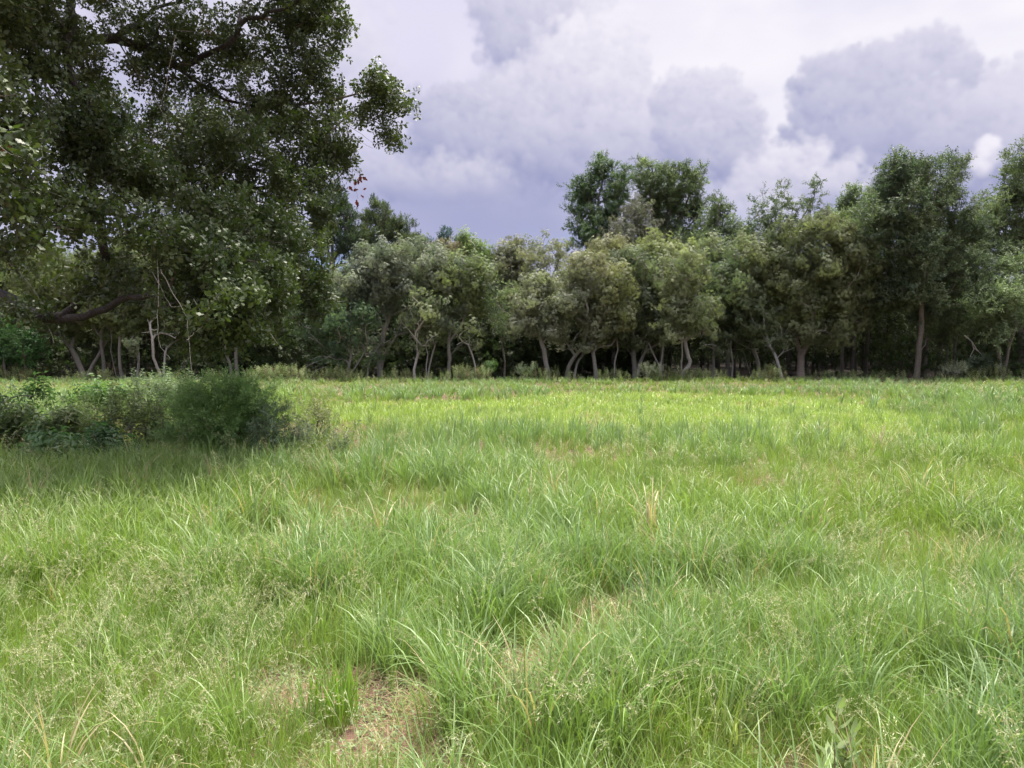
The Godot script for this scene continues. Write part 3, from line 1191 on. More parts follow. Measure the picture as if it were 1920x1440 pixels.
func leafy_plant(called: String, label: String, category: String, at: Vector3, tall: float, leaves: int, long: float, wide: float, col: Color, stem_col: Color, shoots := 1) -> void:
	rng.seed = hash(label)
	at.y = gy(at.x, at.z)
	var o := base(called, at)
	tag(o, label, category)
	var sm := StandardMaterial3D.new()
	sm.albedo_color = stem_col.linear_to_srgb()
	sm.roughness = 0.7
	var shapes := []
	for k in 4:
		var s := Shape.new()
		big_leaf(s, rng.randf_range(0.05, 0.3), rng.randf_range(0.1, 0.3), wide / long)
		shapes.append(s.mesh())
	var tones := []
	for k in 3:
		var m := mat_leaf(0.55, Color(0.8, 0.9, 0.5), 0.4)
		m.albedo_color = (col * (0.85 + 0.15 * k)).linear_to_srgb()
		tones.append(m)
	for z in shoots:
		var lean := Vector3(rng.randfn(0, 0.25), 1, rng.randfn(0, 0.25)).normalized() if z else Vector3(0.05, 1, 0.05).normalized()
		var h := tall * (1.0 if z == 0 else rng.randf_range(0.6, 0.9))
		var pts := []
		for k in 6:
			pts.append(lean * h * k / 5.0 + r_dir() * 0.004)
		var s := Shape.new()
		s.stalk(pts, 0.005, Color.WHITE, 0.002)
		put("stem", s.mesh(), sm, o)
		for k in leaves:
			var t := 0.25 + 0.75 * k / (leaves - 1.0)
			var a := k * 2.4 + rng.randf() * 0.4
			var rise := lerpf(0.05, 1.1, t * t)
			var d := Vector3(cos(a), rise, sin(a)).normalized()
			var side := Vector3.UP.cross(d).normalized()
			var l := put("leaf", shapes[rng.randi() % 4], tones[rng.randi() % 3], o)
			l.transform = Transform3D(Basis(side, d, side.cross(d)) * (long * lerpf(1.0, 0.55, t) * rng.randf_range(0.85, 1.1)), lean * h * t)


# a lance shaped leaf of length 1 along y, with a rib and a droop
func big_leaf(s: Shape, droop: float, cup: float, ratio: float) -> void:
	var prev := []
	for k in 8:
		var u := k / 7.0
		var w := ratio * 0.5 * sin(PI * pow(u, 0.75)) + 0.01
		var mid := Vector3(0, u, -droop * u * u)
		var pale := Color(1.15, 1.15, 1.1)
		var m := s.vert(mid, pale)
		if k == 7:
			s.tri(prev[0], prev[1], m)
			s.tri(prev[0], m, prev[2])
			break
		var a := s.vert(mid + Vector3(w, 0, w * cup), Color.WHITE)
		var b := s.vert(mid + Vector3(-w, 0, w * cup), Color.WHITE)
		if k:
			s.tri(prev[0], prev[1], a)
			s.tri(prev[0], a, m)
			s.tri(prev[0], m, b)
			s.tri(prev[0], b, prev[2])
		prev = [m, a, b]


func small_plants() -> void:
	var lush := Color(0.17, 0.30, 0.035)
	var blue := Color(0.14, 0.235, 0.10)
	grass_clump("bright green upright grass tuft left of the bare pinkish soil in the foreground", Vector3(-0.80, 0, -3.30), 90, 0.36, 0.006, 0.13, lush, true)
	grass_clump("tall blue green grass clump on the right of the middle foreground above the bare soil", Vector3(0.78, 0, -4.35), 60, 0.55, 0.0075, 0.14, blue, false)
	grass_clump("broad bladed arching grass clump at the bottom of the picture right of the middle", Vector3(0.36, 0, -2.95), 24, 0.42, 0.010, 0.12, Color(0.19, 0.30, 0.10), false)
	grass_clump("tall pale straight bladed grass clump at the lower right edge", Vector3(2.05, 0, -3.55), 60, 0.66, 0.009, 0.16, Color(0.20, 0.29, 0.10), true)
	grass_clump("yellow green leaning grass clump with pale tips bottom right of the middle", Vector3(0.78, 0, -2.85), 36, 0.46, 0.008, 0.1, Color(0.25, 0.31, 0.10), false)
	leafy_plant("milkweed_plant", "pale plant with broad pointed leaves and pinkish stems at the bottom right", "plant", Vector3(1.13, 0, -2.66), 0.36, 12, 0.125, 0.042, Color(0.25, 0.33, 0.14), Color(0.42, 0.28, 0.20), 4)
	leafy_plant("broadleaf_seedling", "small light green pointed leaf plant beside the bare soil in the middle foreground", "plant", Vector3(0.33, 0, -3.80), 0.18, 7, 0.08, 0.035, Color(0.26, 0.36, 0.13), Color(0.3, 0.3, 0.15), 2)
	leafy_plant("broadleaf_seedling", "little fresh green seedling right of the bright tuft near the bare soil", "plant", Vector3(-0.33, 0, -3.45), 0.2, 8, 0.07, 0.03, Color(0.19, 0.31, 0.07), Color(0.2, 0.28, 0.1), 2)
# ---------------------------------------------------------------- what stands where
func sky_heaps() -> void:
	banks = [[-2.3, 13.7, 7.5, 1.0, -0.55], [-5.5, 9.6, 10.3, 2.4, -0.50], [1.6, 8.8, 7.9, 2.4, -0.45], [24.3, 12.5, 6.7, 3.6, -0.45], [11.2, 13.8, 4.8, 1.6, -0.20], [14.1, 19.4, 10.3, 1.6, 0.50], [8.1, 22.1, 3.6, 2.4, 0.60], [18.8, 15.7, 2.4, 4.4, 0.75], [31.7, 17.2, 3.6, 1.0, 0.60], [17.5, 12.4, 2.8, 2.4, 0.55], [31.3, 11.9, 1.2, 2.0, 0.50], [-3.9, 18.9, 1.6, 3.6, 0.30], [9.8, 17.7, 1.6, 1.2, 0.70], [-10.0, 21.4, 6.3, 6.3, 0.25]]
	heap([[-1.16, 22.64, 2.48, 1.00], [0.97, 22.96, 3.72, 1.00], [3.30, 21.96, 3.08, 1.00], [4.64, 23.37, 2.98, 1.00], [1.17, 21.00, 2.98, 1.00], [-0.39, 20.34, 2.23, 1.00]], 15.1, 0.50, 0.20, 0.85)
	heap([[5.43, 20.59, 2.98, 1.00], [7.35, 19.85, 2.58, 1.00], [8.69, 19.12, 1.88, 1.00], [6.21, 18.54, 2.98, 1.00], [3.89, 19.28, 2.98, 1.00]], 14.0, 0.00, 0.60, 0.85)
	heap([[-6.03, 15.94, 2.08, 1.00], [-4.28, 16.68, 2.23, 1.00], [-2.14, 17.07, 2.23, 1.00], [-0.19, 17.60, 2.48, 1.00], [1.95, 18.29, 2.48, 1.00], [3.89, 18.26, 2.98, 1.00], [5.83, 18.04, 2.73, 1.00], [7.94, 17.79, 2.38, 1.00], [9.09, 16.70, 2.08, 1.00], [0.00, 15.67, 3.47, 1.00], [3.90, 15.99, 3.97, 1.00], [7.38, 15.54, 3.47, 1.00], [-3.51, 15.10, 2.98, 1.00], [10.05, 15.26, 2.48, 1.00], [-4.69, 13.27, 3.47, 1.00], [-1.57, 12.95, 4.22, 1.00], [1.96, 12.94, 4.46, 1.00], [5.46, 13.26, 4.71, 1.00], [8.93, 13.16, 3.97, 1.00]], 12.2, 0.40, 0.60, 0.90)
	heap([[11.61, 17.27, 1.59, 1.00], [13.02, 17.69, 1.69, 1.00], [14.67, 17.74, 1.49, 1.00], [14.14, 16.25, 2.48, 1.00], [16.14, 16.27, 1.69, 1.00], [16.88, 15.02, 1.69, 1.00], [15.26, 14.62, 2.73, 1.00], [12.68, 15.13, 2.73, 1.00], [11.95, 13.75, 2.48, 1.00], [13.46, 12.61, 2.98, 1.00], [15.65, 12.84, 2.23, 1.00]], 11.5, 0.42, 0.60, 0.90)
	heap([[20.51, 17.04, 1.49, 1.00], [21.68, 17.73, 1.79, 1.00], [23.17, 18.03, 1.69, 1.00], [24.79, 17.97, 1.88, 1.00], [26.38, 17.44, 1.98, 1.00], [27.74, 18.16, 1.79, 1.00], [28.95, 17.97, 1.69, 1.00], [29.71, 16.94, 1.49, 1.00], [22.22, 16.04, 2.73, 1.00], [24.52, 15.78, 3.22, 1.00], [27.04, 15.78, 3.22, 1.00], [29.15, 15.80, 2.23, 1.00], [21.23, 15.15, 1.98, 1.00], [23.59, 13.92, 3.47, 1.00], [26.48, 13.28, 3.97, 1.00], [21.62, 12.41, 2.98, 1.00], [23.64, 11.22, 4.46, 1.00], [26.86, 10.60, 4.96, 1.00], [20.23, 13.90, 1.69, 1.00]], 8.8, 0.74, 0.40, 0.95)
	heap([[31.23, 14.10, 1.98, 1.00], [32.62, 14.51, 2.23, 1.00], [33.97, 14.59, 2.48, 1.00], [30.40, 13.13, 2.73, 1.00], [32.40, 12.55, 3.47, 1.00], [34.57, 12.55, 3.97, 1.00], [28.66, 12.06, 2.98, 1.00], [31.63, 10.12, 4.46, 1.00], [34.38, 9.82, 4.96, 1.00]], 9.6, 0.45, 0.30, 0.80)
	heap([[-10.09, 11.67, 3.47, 0.50], [-7.02, 11.39, 3.72, 0.45], [-3.52, 11.64, 3.97, 0.40]], 8.5, 0.50, 0.15, 0.45)
	heap([[18.52, 11.95, 2.48, 0.80], [20.26, 12.17, 2.23, 0.80], [17.48, 10.96, 2.48, 0.80], [22.33, 10.63, 2.98, 0.60]], 6.9, 0.14, 0.50, 0.70)
	heap([[31.16, 11.61, 0.99, 1.00], [31.36, 12.44, 0.69, 1.00], [31.04, 10.89, 0.74, 1.00]], 8.8, -0.30, 0.60, 0.90)
	heap([[-12.26, 19.58, 4.46, 0.80], [-15.17, 20.98, 4.46, 1.00], [-20.14, 18.55, 5.46, 1.00], [-25.72, 18.77, 5.95, 1.00]], 12.2, 0.25, 0.20, 0.50)


func trees_behind() -> void:
	tree("elm_tree", "loose elm with bright green left side, left of the two tallest in the skyline", "tree", "trees rising behind the front row", ELM, Vector3(5.86, 0, -47), [[0, -0.08, 0, -0.08, 3.17, -0.09, -0.36, 6.39, -0.18, -0.86, 8.64, -0.27, -1.19, 10.55, -0.36], [-0.16, 5.75, 0, 0.27, 8, 0.08, 0.58, 10.23, 0.17], [-0.27, 6.71, 0, -0.7, 9.6, -0.06, -0.39, 11.51, -0.11]],
		[-1.67, 10.22, -0.81, 0.96, 1.33, 1.03, -1.16, 11.26, -0.35, 0.95, 1.25, 0.98, -0.33, 11.94, -0.52, 1.25, 1.18, 1.09, 0.72, 11.17, 0.11, 0.73, 1.45, 0.97, -1.14, 8.71, 0.54, 1.23, 1.01, 1, 0.05, 9.53, 0.39, 1.3, 1.45, 1.23, -1.86, 8.26, 0.44, 0.65, 0.79, 0.64, -0.79, 7.57, 0.86, 1.79, 0.72, 1.12], 0.243, {"points": 1.15, "tint": Color(0.073, 0.121, 0.057), "tint2": Color(0.134, 0.201, 0.079)})
	tree("elm_tree", "tall round topped dark elm, right of the two tallest in the middle skyline", "tree", "trees rising behind the front row", ELM, Vector3(9.14, 0, -48), [[0, -0.08, 0, -0.13, 3.2, 0.12, -0.23, 6.49, 0.23, -0.51, 9.11, 0.35, -0.77, 11.72, 0.46], [-0.19, 6.17, 0, 0.41, 8.79, 0.17, 0.78, 11.39, 0.34], [-0.2, 7.15, 0, 1.39, 9.76, 0.03, 1.86, 11.39, 0.06]],
		[-0.9, 11.83, 0.2, 0.74, 1.56, 1.03, -0.31, 10.53, -0.63, 1.06, 1.7, 1.23, 0.48, 11.7, 0.82, 1.39, 1.46, 1.27, 1.73, 11.36, 0.14, 1.04, 1.34, 1.06, 0.93, 10.13, -0.2, 1.65, 1.5, 1.4, 2.12, 9.99, -0.34, 0.75, 0.97, 0.77, 0.03, 8.54, -0.56, 1.69, 1.05, 1.23, 1.43, 8.48, -0.13, 1.49, 0.9, 1.07], 0.249, {"points": 1.15})
	tree("mesquite_tree", "bare topped greyish mesquite in front of the two tallest elms", "tree", "trees rising behind the front row", FEATHER, Vector3(6.94, 0, -44.5), [[0, -0.08, 0, -0.08, 3.09, 0.1, -0.13, 5.53, 0.21, -0.21, 7.36, 0.31]],
		[-0.77, 7.86, 0.73, 1.22, 1.09, 1.03, 0.55, 8.26, 0.02, 1.17, 1.1, 1.02, 0.04, 7.13, -0.63, 2.1, 1.26, 1.5, 1.77, 7.14, -0.75, 1.26, 1.05, 1.03, 0.09, 9.18, -0.05, 0.83, 1.38, 0.99], 0.126, {"leafy": 0.45, "tint": Color(0.129, 0.144, 0.109), "tint2": Color(0.182, 0.177, 0.138)})
	tree("elm_tree", "small pointed elm just right of the two tallest elms", "tree", "trees rising behind the front row", ELM, Vector3(12, 0, -45), [[0, -0.08, 0, -0.12, 4.34, 0.06, -0.19, 7.42, 0.11, -0.03, 9.56, 0.17]],
		[0.16, 9.65, -0.51, 0.71, 0.92, 0.72, -0.2, 8.62, -0.85, 1.49, 1.21, 1.21, 0.69, 8.17, 0.14, 1.18, 1.04, 0.99, -0.96, 7.22, 0.36, 1.73, 1.18, 1.3, 1.42, 7.56, 0.08, 0.98, 0.98, 0.87], 0.148, {})
	tree("elm_tree", "thin elm with upright bare shoots sticking out of its top", "tree", "trees rising behind the front row", ELM, Vector3(15.67, 0, -43.5), [[0, -0.08, 0, -0.19, 4.25, -0.17, -0.36, 7.23, -0.33, -0.52, 9.3, -0.5], [-0.26, 6.63, 0, 0.45, 8.41, -0.12, 1.26, 9.89, -0.24], [-0.3, 6.93, 0, -1.34, 8.41, 0.13, -1.8, 9.3, 0.25]],
		[-1.57, 9.23, -0.44, 0.48, 1.16, 0.73, -1.33, 8.86, 0.84, 0.53, 0.99, 0.68, -0.48, 9.58, 0.05, 0.44, 1.21, 0.74, 0.19, 8.94, 0.36, 0.5, 1, 0.67, 1.41, 9.97, -0.4, 0.44, 1.23, 0.74, -1.26, 8, -0.21, 1.56, 0.88, 1.09, 0.17, 7.86, 0.78, 1.66, 0.93, 1.15], 0.143, {"leafy": 0.55, "tint": Color(0.095, 0.138, 0.072), "tint2": Color(0.156, 0.196, 0.101)})
	tree("elm_tree", "elm filling the dip between the spiky elm and the tallest right hand elm", "tree", "trees rising behind the front row", ELM, Vector3(19.06, 0, -43), [[0, -0.08, 0, -0.09, 4.22, -0.02, -0.09, 7.16, -0.05, -0.2, 9.5, -0.07]],
		[-0.62, 9.36, 0.81, 0.85, 0.92, 0.79, 0.82, 9.77, -0.19, 0.74, 0.74, 0.66, -0.44, 8.35, -0.07, 1.4, 1.2, 1.16, 1.26, 8.72, -0.57, 1.49, 1.22, 1.21, -1.21, 7.36, 0.73, 1.31, 1.31, 1.17], 0.162, {})
	tree("cedar_tree", "dark upright columns of a cedar at the edge of the oak foliage", "tree", "trees rising behind the front row", CEDAR, Vector3(-10.35, 0, -45), [[0, -0.08, 0, -0.02, 4.34, 0.05, -0.04, 7.42, 0.11, -0.08, 9.56, 0.16], [-0.02, 6.19, 0, -0.65, 8.34, -0.17, -0.81, 9.87, -0.34], [-0.02, 6.5, 0, 0.77, 8.03, 0.14, 0.94, 9.26, 0.29]],
		[-0.83, 9.7, 0.07, 0.45, 1.53, 0.89, -0.78, 8.42, -0.54, 0.85, 1.41, 1.01, 0.13, 9.6, 0.11, 0.59, 1.25, 0.82, 0.19, 8.05, -0.11, 1.19, 1.75, 1.31, 0.84, 8.96, -0.46, 0.63, 1.13, 0.79, 1.08, 7.42, 0.03, 1.26, 1.4, 1.18], 0.191, {"points": 1.3})
	tree("cedar_tree", "dark broad cedar sloping down to the right beside the columnar one", "tree", "trees rising behind the front row", CEDAR, Vector3(-7.72, 0, -45.5), [[0, -0.08, 0, 0, 4.37, 0.15, -0.03, 7.17, 0.3, -0.14, 9.34, 0.45], [-0.02, 5.62, 0, 1.15, 7.17, 0.06, 1.94, 7.79, 0.12]],
		[-0.92, 9.01, -0.83, 0.5, 1.01, 0.67, -0.27, 9.31, -0.73, 0.72, 1.08, 0.8, 0.54, 8.72, 0.03, 0.78, 1.13, 0.85, -0.37, 7.46, 0.18, 1.41, 1.48, 1.29, 1.1, 8.16, -0.41, 1.07, 1, 0.92, 2.04, 7.32, 0.81, 0.9, 0.83, 0.77, 0.9, 6.82, 0.42, 1.75, 1.26, 1.34, 2.49, 6.9, -0.85, 0.86, 0.93, 0.8], 0.193, {"points": 1.3, "tint2": Color(0.112, 0.138, 0.065)})
	tree("mesquite_tree", "mesquite with a tan and olive top just right of the cedars", "tree", "trees rising behind the front row", FEATHER, Vector3(-3.28, 0, -43), [[0, -0.08, 0, 0.07, 3.63, -0.15, 0.02, 5.99, -0.31, -0.09, 6.87, -0.46]],
		[-0.13, 6.89, -0.13, 1.14, 0.8, 0.87, -0.78, 6.06, -0.69, 1.15, 1.15, 1.03, 0.59, 6.33, -0.41, 1.14, 1.08, 0.99, -0.04, 4.87, -0.79, 1.7, 1.7, 1.52, -0.64, 4.11, -0.7, 1.76, 1.42, 1.42, 0.77, 3.62, 0.28, 1.72, 1.39, 1.39, -0.01, 2.45, -0.22, 1.88, 1.21, 1.38, -1.4, 2.76, -0.69, 1.36, 1.15, 1.12], 0.142, {"tint": Color(0.211, 0.207, 0.127), "tint2": Color(0.302, 0.272, 0.167)})
	tree("mesquite_tree", "yellow green mesquite whose top leans against a gap of sky", "tree", "trees rising behind the front row", FEATHER, Vector3(-1.62, 0, -42.5), [[0, -0.08, 0, -0.14, 3.61, 0.14, -0.25, 5.94, 0.27, -0.43, 7.1, 0.41]],
		[-0.58, 6.98, -0.19, 0.86, 0.73, 0.71, -0.08, 6.32, -0.88, 0.87, 1.14, 0.9, -0.7, 5.33, 0.32, 1.18, 1.31, 1.11, 0.59, 4.2, -0.12, 0.99, 0.99, 0.89, -0.61, 4.08, -0.63, 1.74, 1.41, 1.4, 0.75, 3.58, 0.66, 1.69, 1.36, 1.36, 0.02, 2.43, 0.43, 1.83, 1.17, 1.34, -1.29, 2.72, 0.38, 1.31, 1.11, 1.08], 0.120, {"tint": Color(0.182, 0.256, 0.099), "tint2": Color(0.271, 0.351, 0.138)})
	tree("elm_tree", "far dark tree whose small round top peeks above the skyline", "tree", "trees rising behind the front row", CEDAR, Vector3(-5.8, 0, -66), [[0, -0.08, 0, 0.02, 5.6, 0.15, 0.05, 11.01, 0.29]],
		[0.1, 10.92, 0.64, 0.76, 0.61, 0.61, 0.21, 10.15, 0.39, 1.32, 0.61, 0.86, 1.83, 9.99, 0.29, 0.92, 0.41, 0.59, 2.45, 9.56, 0.86, 0.71, 0.4, 0.5, 0.88, 8.89, 0.9, 2.02, 1.21, 1.44], 0.218, {"points": 0.9, "tint": Color(0.033, 0.086, 0.072), "tint2": Color(0.056, 0.115, 0.086)})
	tree("mesquite_tree", "pale slim mesquite left of the feathery one, at the low point of the skyline", "tree", "trees rising behind the front row", FEATHER, Vector3(0.06, 0, -42), [[0, -0.08, 0, 0, 3.3, 0.12, -0.06, 5.31, 0.25, -0.2, 6.75, 0.37]],
		[-0.5, 6.55, -0.77, 0.93, 0.73, 0.74, 0.17, 6.56, -0.36, 0.72, 0.79, 0.67, -0.2, 5.51, -0.55, 1.32, 1.12, 1.09, -0.79, 4.48, -0.51, 1.12, 1.12, 1, -0.59, 4.06, -0.69, 1.72, 1.39, 1.39, 0.72, 3.58, 0.02, 1.69, 1.37, 1.37, 0, 2.43, -0.19, 1.83, 1.18, 1.34, -1.3, 2.71, 0.17, 1.3, 1.1, 1.07], 0.099, {"tint": Color(0.196, 0.224, 0.127), "tint2": Color(0.287, 0.288, 0.176)})
	tree("mesquite_tree", "tall feathery mesquite with two thin open plumes against the sky", "tree", "trees rising behind the front row", FEATHER, Vector3(1.48, 0, -41), [[0, -0.08, 0, 0.11, 2.97, -0.14, 0.22, 4.66, -0.28, 0.21, 6.63, -0.42], [0.22, 4.38, 0, 0.78, 5.51, -0.12, 1.12, 6.63, -0.24]],
		[-0.37, 6.27, 0.65, 0.41, 0.75, 0.52, 0.28, 6.76, -0.13, 0.57, 0.64, 0.54, 0.14, 5.73, 0.53, 0.57, 0.69, 0.56, 1.07, 6.5, -0.14, 0.51, 0.7, 0.54, 1.45, 5.86, -0.74, 0.65, 0.78, 0.64, 0.61, 4.07, 0.55, 1.25, 0.94, 0.98, -0.57, 3.97, -0.22, 1.66, 1.34, 1.34, 0.66, 3.51, 0.7, 1.63, 1.31, 1.31, 0.03, 2.43, -0.83, 1.82, 1.17, 1.33, -1.28, 2.69, 0.24, 1.26, 1.07, 1.04], 0.097, {"leafy": 0.55, "tint": Color(0.227, 0.256, 0.148), "tint2": Color(0.317, 0.321, 0.198)})
	tree("mesquite_tree", "olive mesquite with a tan crest, in the middle below the two tall elms", "tree", "trees rising behind the front row", FEATHER, Vector3(5.33, 0, -40.5), [[0, -0.08, 0, -0.02, 2.96, -0.17, -0.03, 5.18, -0.34, -0.04, 6.57, -0.51]],
		[-1.24, 6.19, 0.87, 1.23, 0.8, 0.91, 0.05, 6.52, 0.38, 1.24, 0.81, 0.92, -0.44, 5.47, -0.08, 1.57, 1.13, 1.21, 0.91, 5.81, -0.74, 1.28, 1.28, 1.14, -0.66, 3.9, 0.63, 1.61, 1.3, 1.3, 0.77, 3.55, -0.66, 1.66, 1.34, 1.34, 0.02, 2.41, -0.29, 1.77, 1.14, 1.3, -1.23, 2.69, -0.44, 1.27, 1.08, 1.05], 0.114, {"tint": Color(0.196, 0.224, 0.118), "tint2": Color(0.302, 0.303, 0.167)})
	tree("mesquite_tree", "olive mesquite with a yellowish crest, right of the tan crested one", "tree", "trees rising behind the front row", FEATHER, Vector3(7.86, 0, -40.5), [[0, -0.08, 0, -0.03, 2.96, 0.13, -0.05, 4.91, 0.26, -0.06, 6.29, 0.38]],
		[-0.6, 6.63, 0.64, 1.05, 0.8, 0.83, 0.4, 6.48, 0.74, 1.05, 0.86, 0.85, -0.08, 5.38, 0.88, 1.54, 1.23, 1.23, -0.92, 5.24, -0.61, 1.15, 1.28, 1.08, -0.73, 3.89, 0.74, 1.6, 1.3, 1.29, 0.61, 3.5, 0.27, 1.62, 1.31, 1.31, -0.04, 2.4, 0.09, 1.76, 1.13, 1.29, -1.42, 2.66, 0.83, 1.23, 1.05, 1.02], 0.114, {"tint": Color(0.196, 0.239, 0.109), "tint2": Color(0.302, 0.335, 0.158)})
	tree("mesquite_tree", "grey green round mesquite beneath the small pointed elm", "tree", "trees rising behind the front row", FEATHER, Vector3(11.22, 0, -40), [[0, -0.08, 0, -0.06, 2.94, 0.05, -0.14, 4.59, 0.1, -0.22, 5.96, 0.16]],
		[-0.72, 6.4, -0.22, 1.06, 0.87, 0.86, 0.43, 6.36, 0.11, 1.05, 0.8, 0.83, -0.08, 5.46, -0.48, 1.63, 1.26, 1.29, 1.1, 4.92, -0.66, 1.14, 1.26, 1.07, -0.74, 3.88, 0.5, 1.59, 1.29, 1.29, 0.71, 3.5, -0.22, 1.62, 1.31, 1.31, 0.14, 2.4, -0.6, 1.76, 1.13, 1.29, -1.19, 2.68, -0.35, 1.25, 1.06, 1.03], 0.113, {})
	tree("elm_tree", "slim straight dark trunk, first behind the forked mesquite on the right", "tree", "trees rising behind the front row", ELM, Vector3(17.34, 0, -40.5), [[0, -0.08, 0, 0.03, 1.56, -0.07, 0.02, 2.96, -0.14, 0.03, 5.18, -0.21]],
		[-0.38, 5.65, 0.85, 1.54, 1.38, 1.3, 0.1, 4.4, -0.78, 1.44, 1.28, 1.22, 0.36, 7.66, 0.08, 1.25, 1.25, 1.12], 0.095, {})
	tree("elm_tree", "dark trunk with a low side bump, second behind the forked mesquite", "tree", "trees rising behind the front row", ELM, Vector3(18.1, 0, -41), [[0, -0.08, 0, 0.03, 1.56, 0.07, 0.02, 2.97, 0.15, 0.03, 5.23, 0.22]],
		[-0.09, 5.77, 0.17, 1.58, 1.43, 1.34, -0.15, 4.4, -0.2, 1.44, 1.28, 1.21, 0.05, 7.63, 0.75, 1.25, 1.25, 1.11], 0.097, {})
	tree("elm_tree", "pair of straight dark trunks close together left of the thick elm trunk", "tree", "trees rising behind the front row", ELM, Vector3(19.04, 0, -41.5), [[0, -0.08, 0, 0.02, 1.56, 0.11, 0.02, 2.99, 0.23, 0.02, 5.27, 0.34], [0.17, -0.08, 0, 0.16, 1.85, 0.07, 0.04, 3.28, 0.13]],
		[-0.19, 5.8, 0.38, 1.59, 1.44, 1.35, -0.63, 4.36, 0.86, 1.42, 1.26, 1.2, 0.26, 7.78, 0.27, 1.28, 1.28, 1.14], 0.098, {})
	tree("elm_tree", "dark trunk standing right beside the thick elm trunk", "tree", "trees rising behind the front row", ELM, Vector3(21.4, 0, -40), [[0, -0.08, 0, 0.07, 1.56, 0.02, 0.15, 2.67, 0.03, 0.07, 4.59, 0.05]],
		[0.43, 5.17, -0.38, 1.57, 1.41, 1.33, 0.44, 6.5, 0.03, 1.4, 1.24, 1.18], 0.113, {})
	tree("elm_tree", "thin crooked dark trunk, second right of the thick elm trunk", "tree", "trees rising behind the front row", ELM, Vector3(22.4, 0, -40.6), [[0, -0.08, 0, 0.07, 1.56, 0.17, 0.15, 2.68, 0.33, 0.07, 4.64, 0.5]],
		[0.61, 5.25, -0.7, 1.6, 1.44, 1.36, 0.23, 6.53, 0.4, 1.4, 1.25, 1.18], 0.096, {})
	tree("elm_tree", "dark trunk with a broken side limb left of the pale dead branch", "tree", "trees rising behind the front row", ELM, Vector3(23.58, 0, -41.2), [[0, -0.08, 0, 0.07, 1.56, 0.04, 0.15, 2.7, 0.07, 0.06, 4.68, 0.11]],
		[0.58, 5.3, -0.62, 1.62, 1.46, 1.38, 0.12, 6.58, 0.59, 1.42, 1.26, 1.2], 0.078, {})
	tree("elm_tree", "tall dark elm at the right edge of the picture with pointed upper shoots", "tree", "trees rising behind the front row", ELM, Vector3(27.13, 0, -41), [[0, -0.08, 0, -0.15, 2.97, 0, -0.4, 6.35, 0.01, -0.6, 9.69, 0.01], [-0.36, 5.79, 0, -1.52, 7.75, -0.02, -1.98, 8.86, -0.04]],
		[-0.57, 10.54, -0.09, 0.57, 1.34, 0.85, 0.26, 11.25, -0.73, 0.71, 1.29, 0.9, -2.19, 9.02, 0.65, 0.56, 1, 0.7, -0.61, 9, -0.83, 0.97, 1.3, 1.01, -2.14, 7.87, 0.08, 1.4, 1.14, 1.13, -0.01, 8.12, -0.6, 1.61, 1.61, 1.44, 0.89, 9.12, 0.11, 1.9, 1.9, 1.7, 1.66, 6.74, -0.89, 1.95, 1.95, 1.74, -1.72, 6.25, 0.83, 1.56, 1.25, 1.25], 0.174, {"points": 1.15})


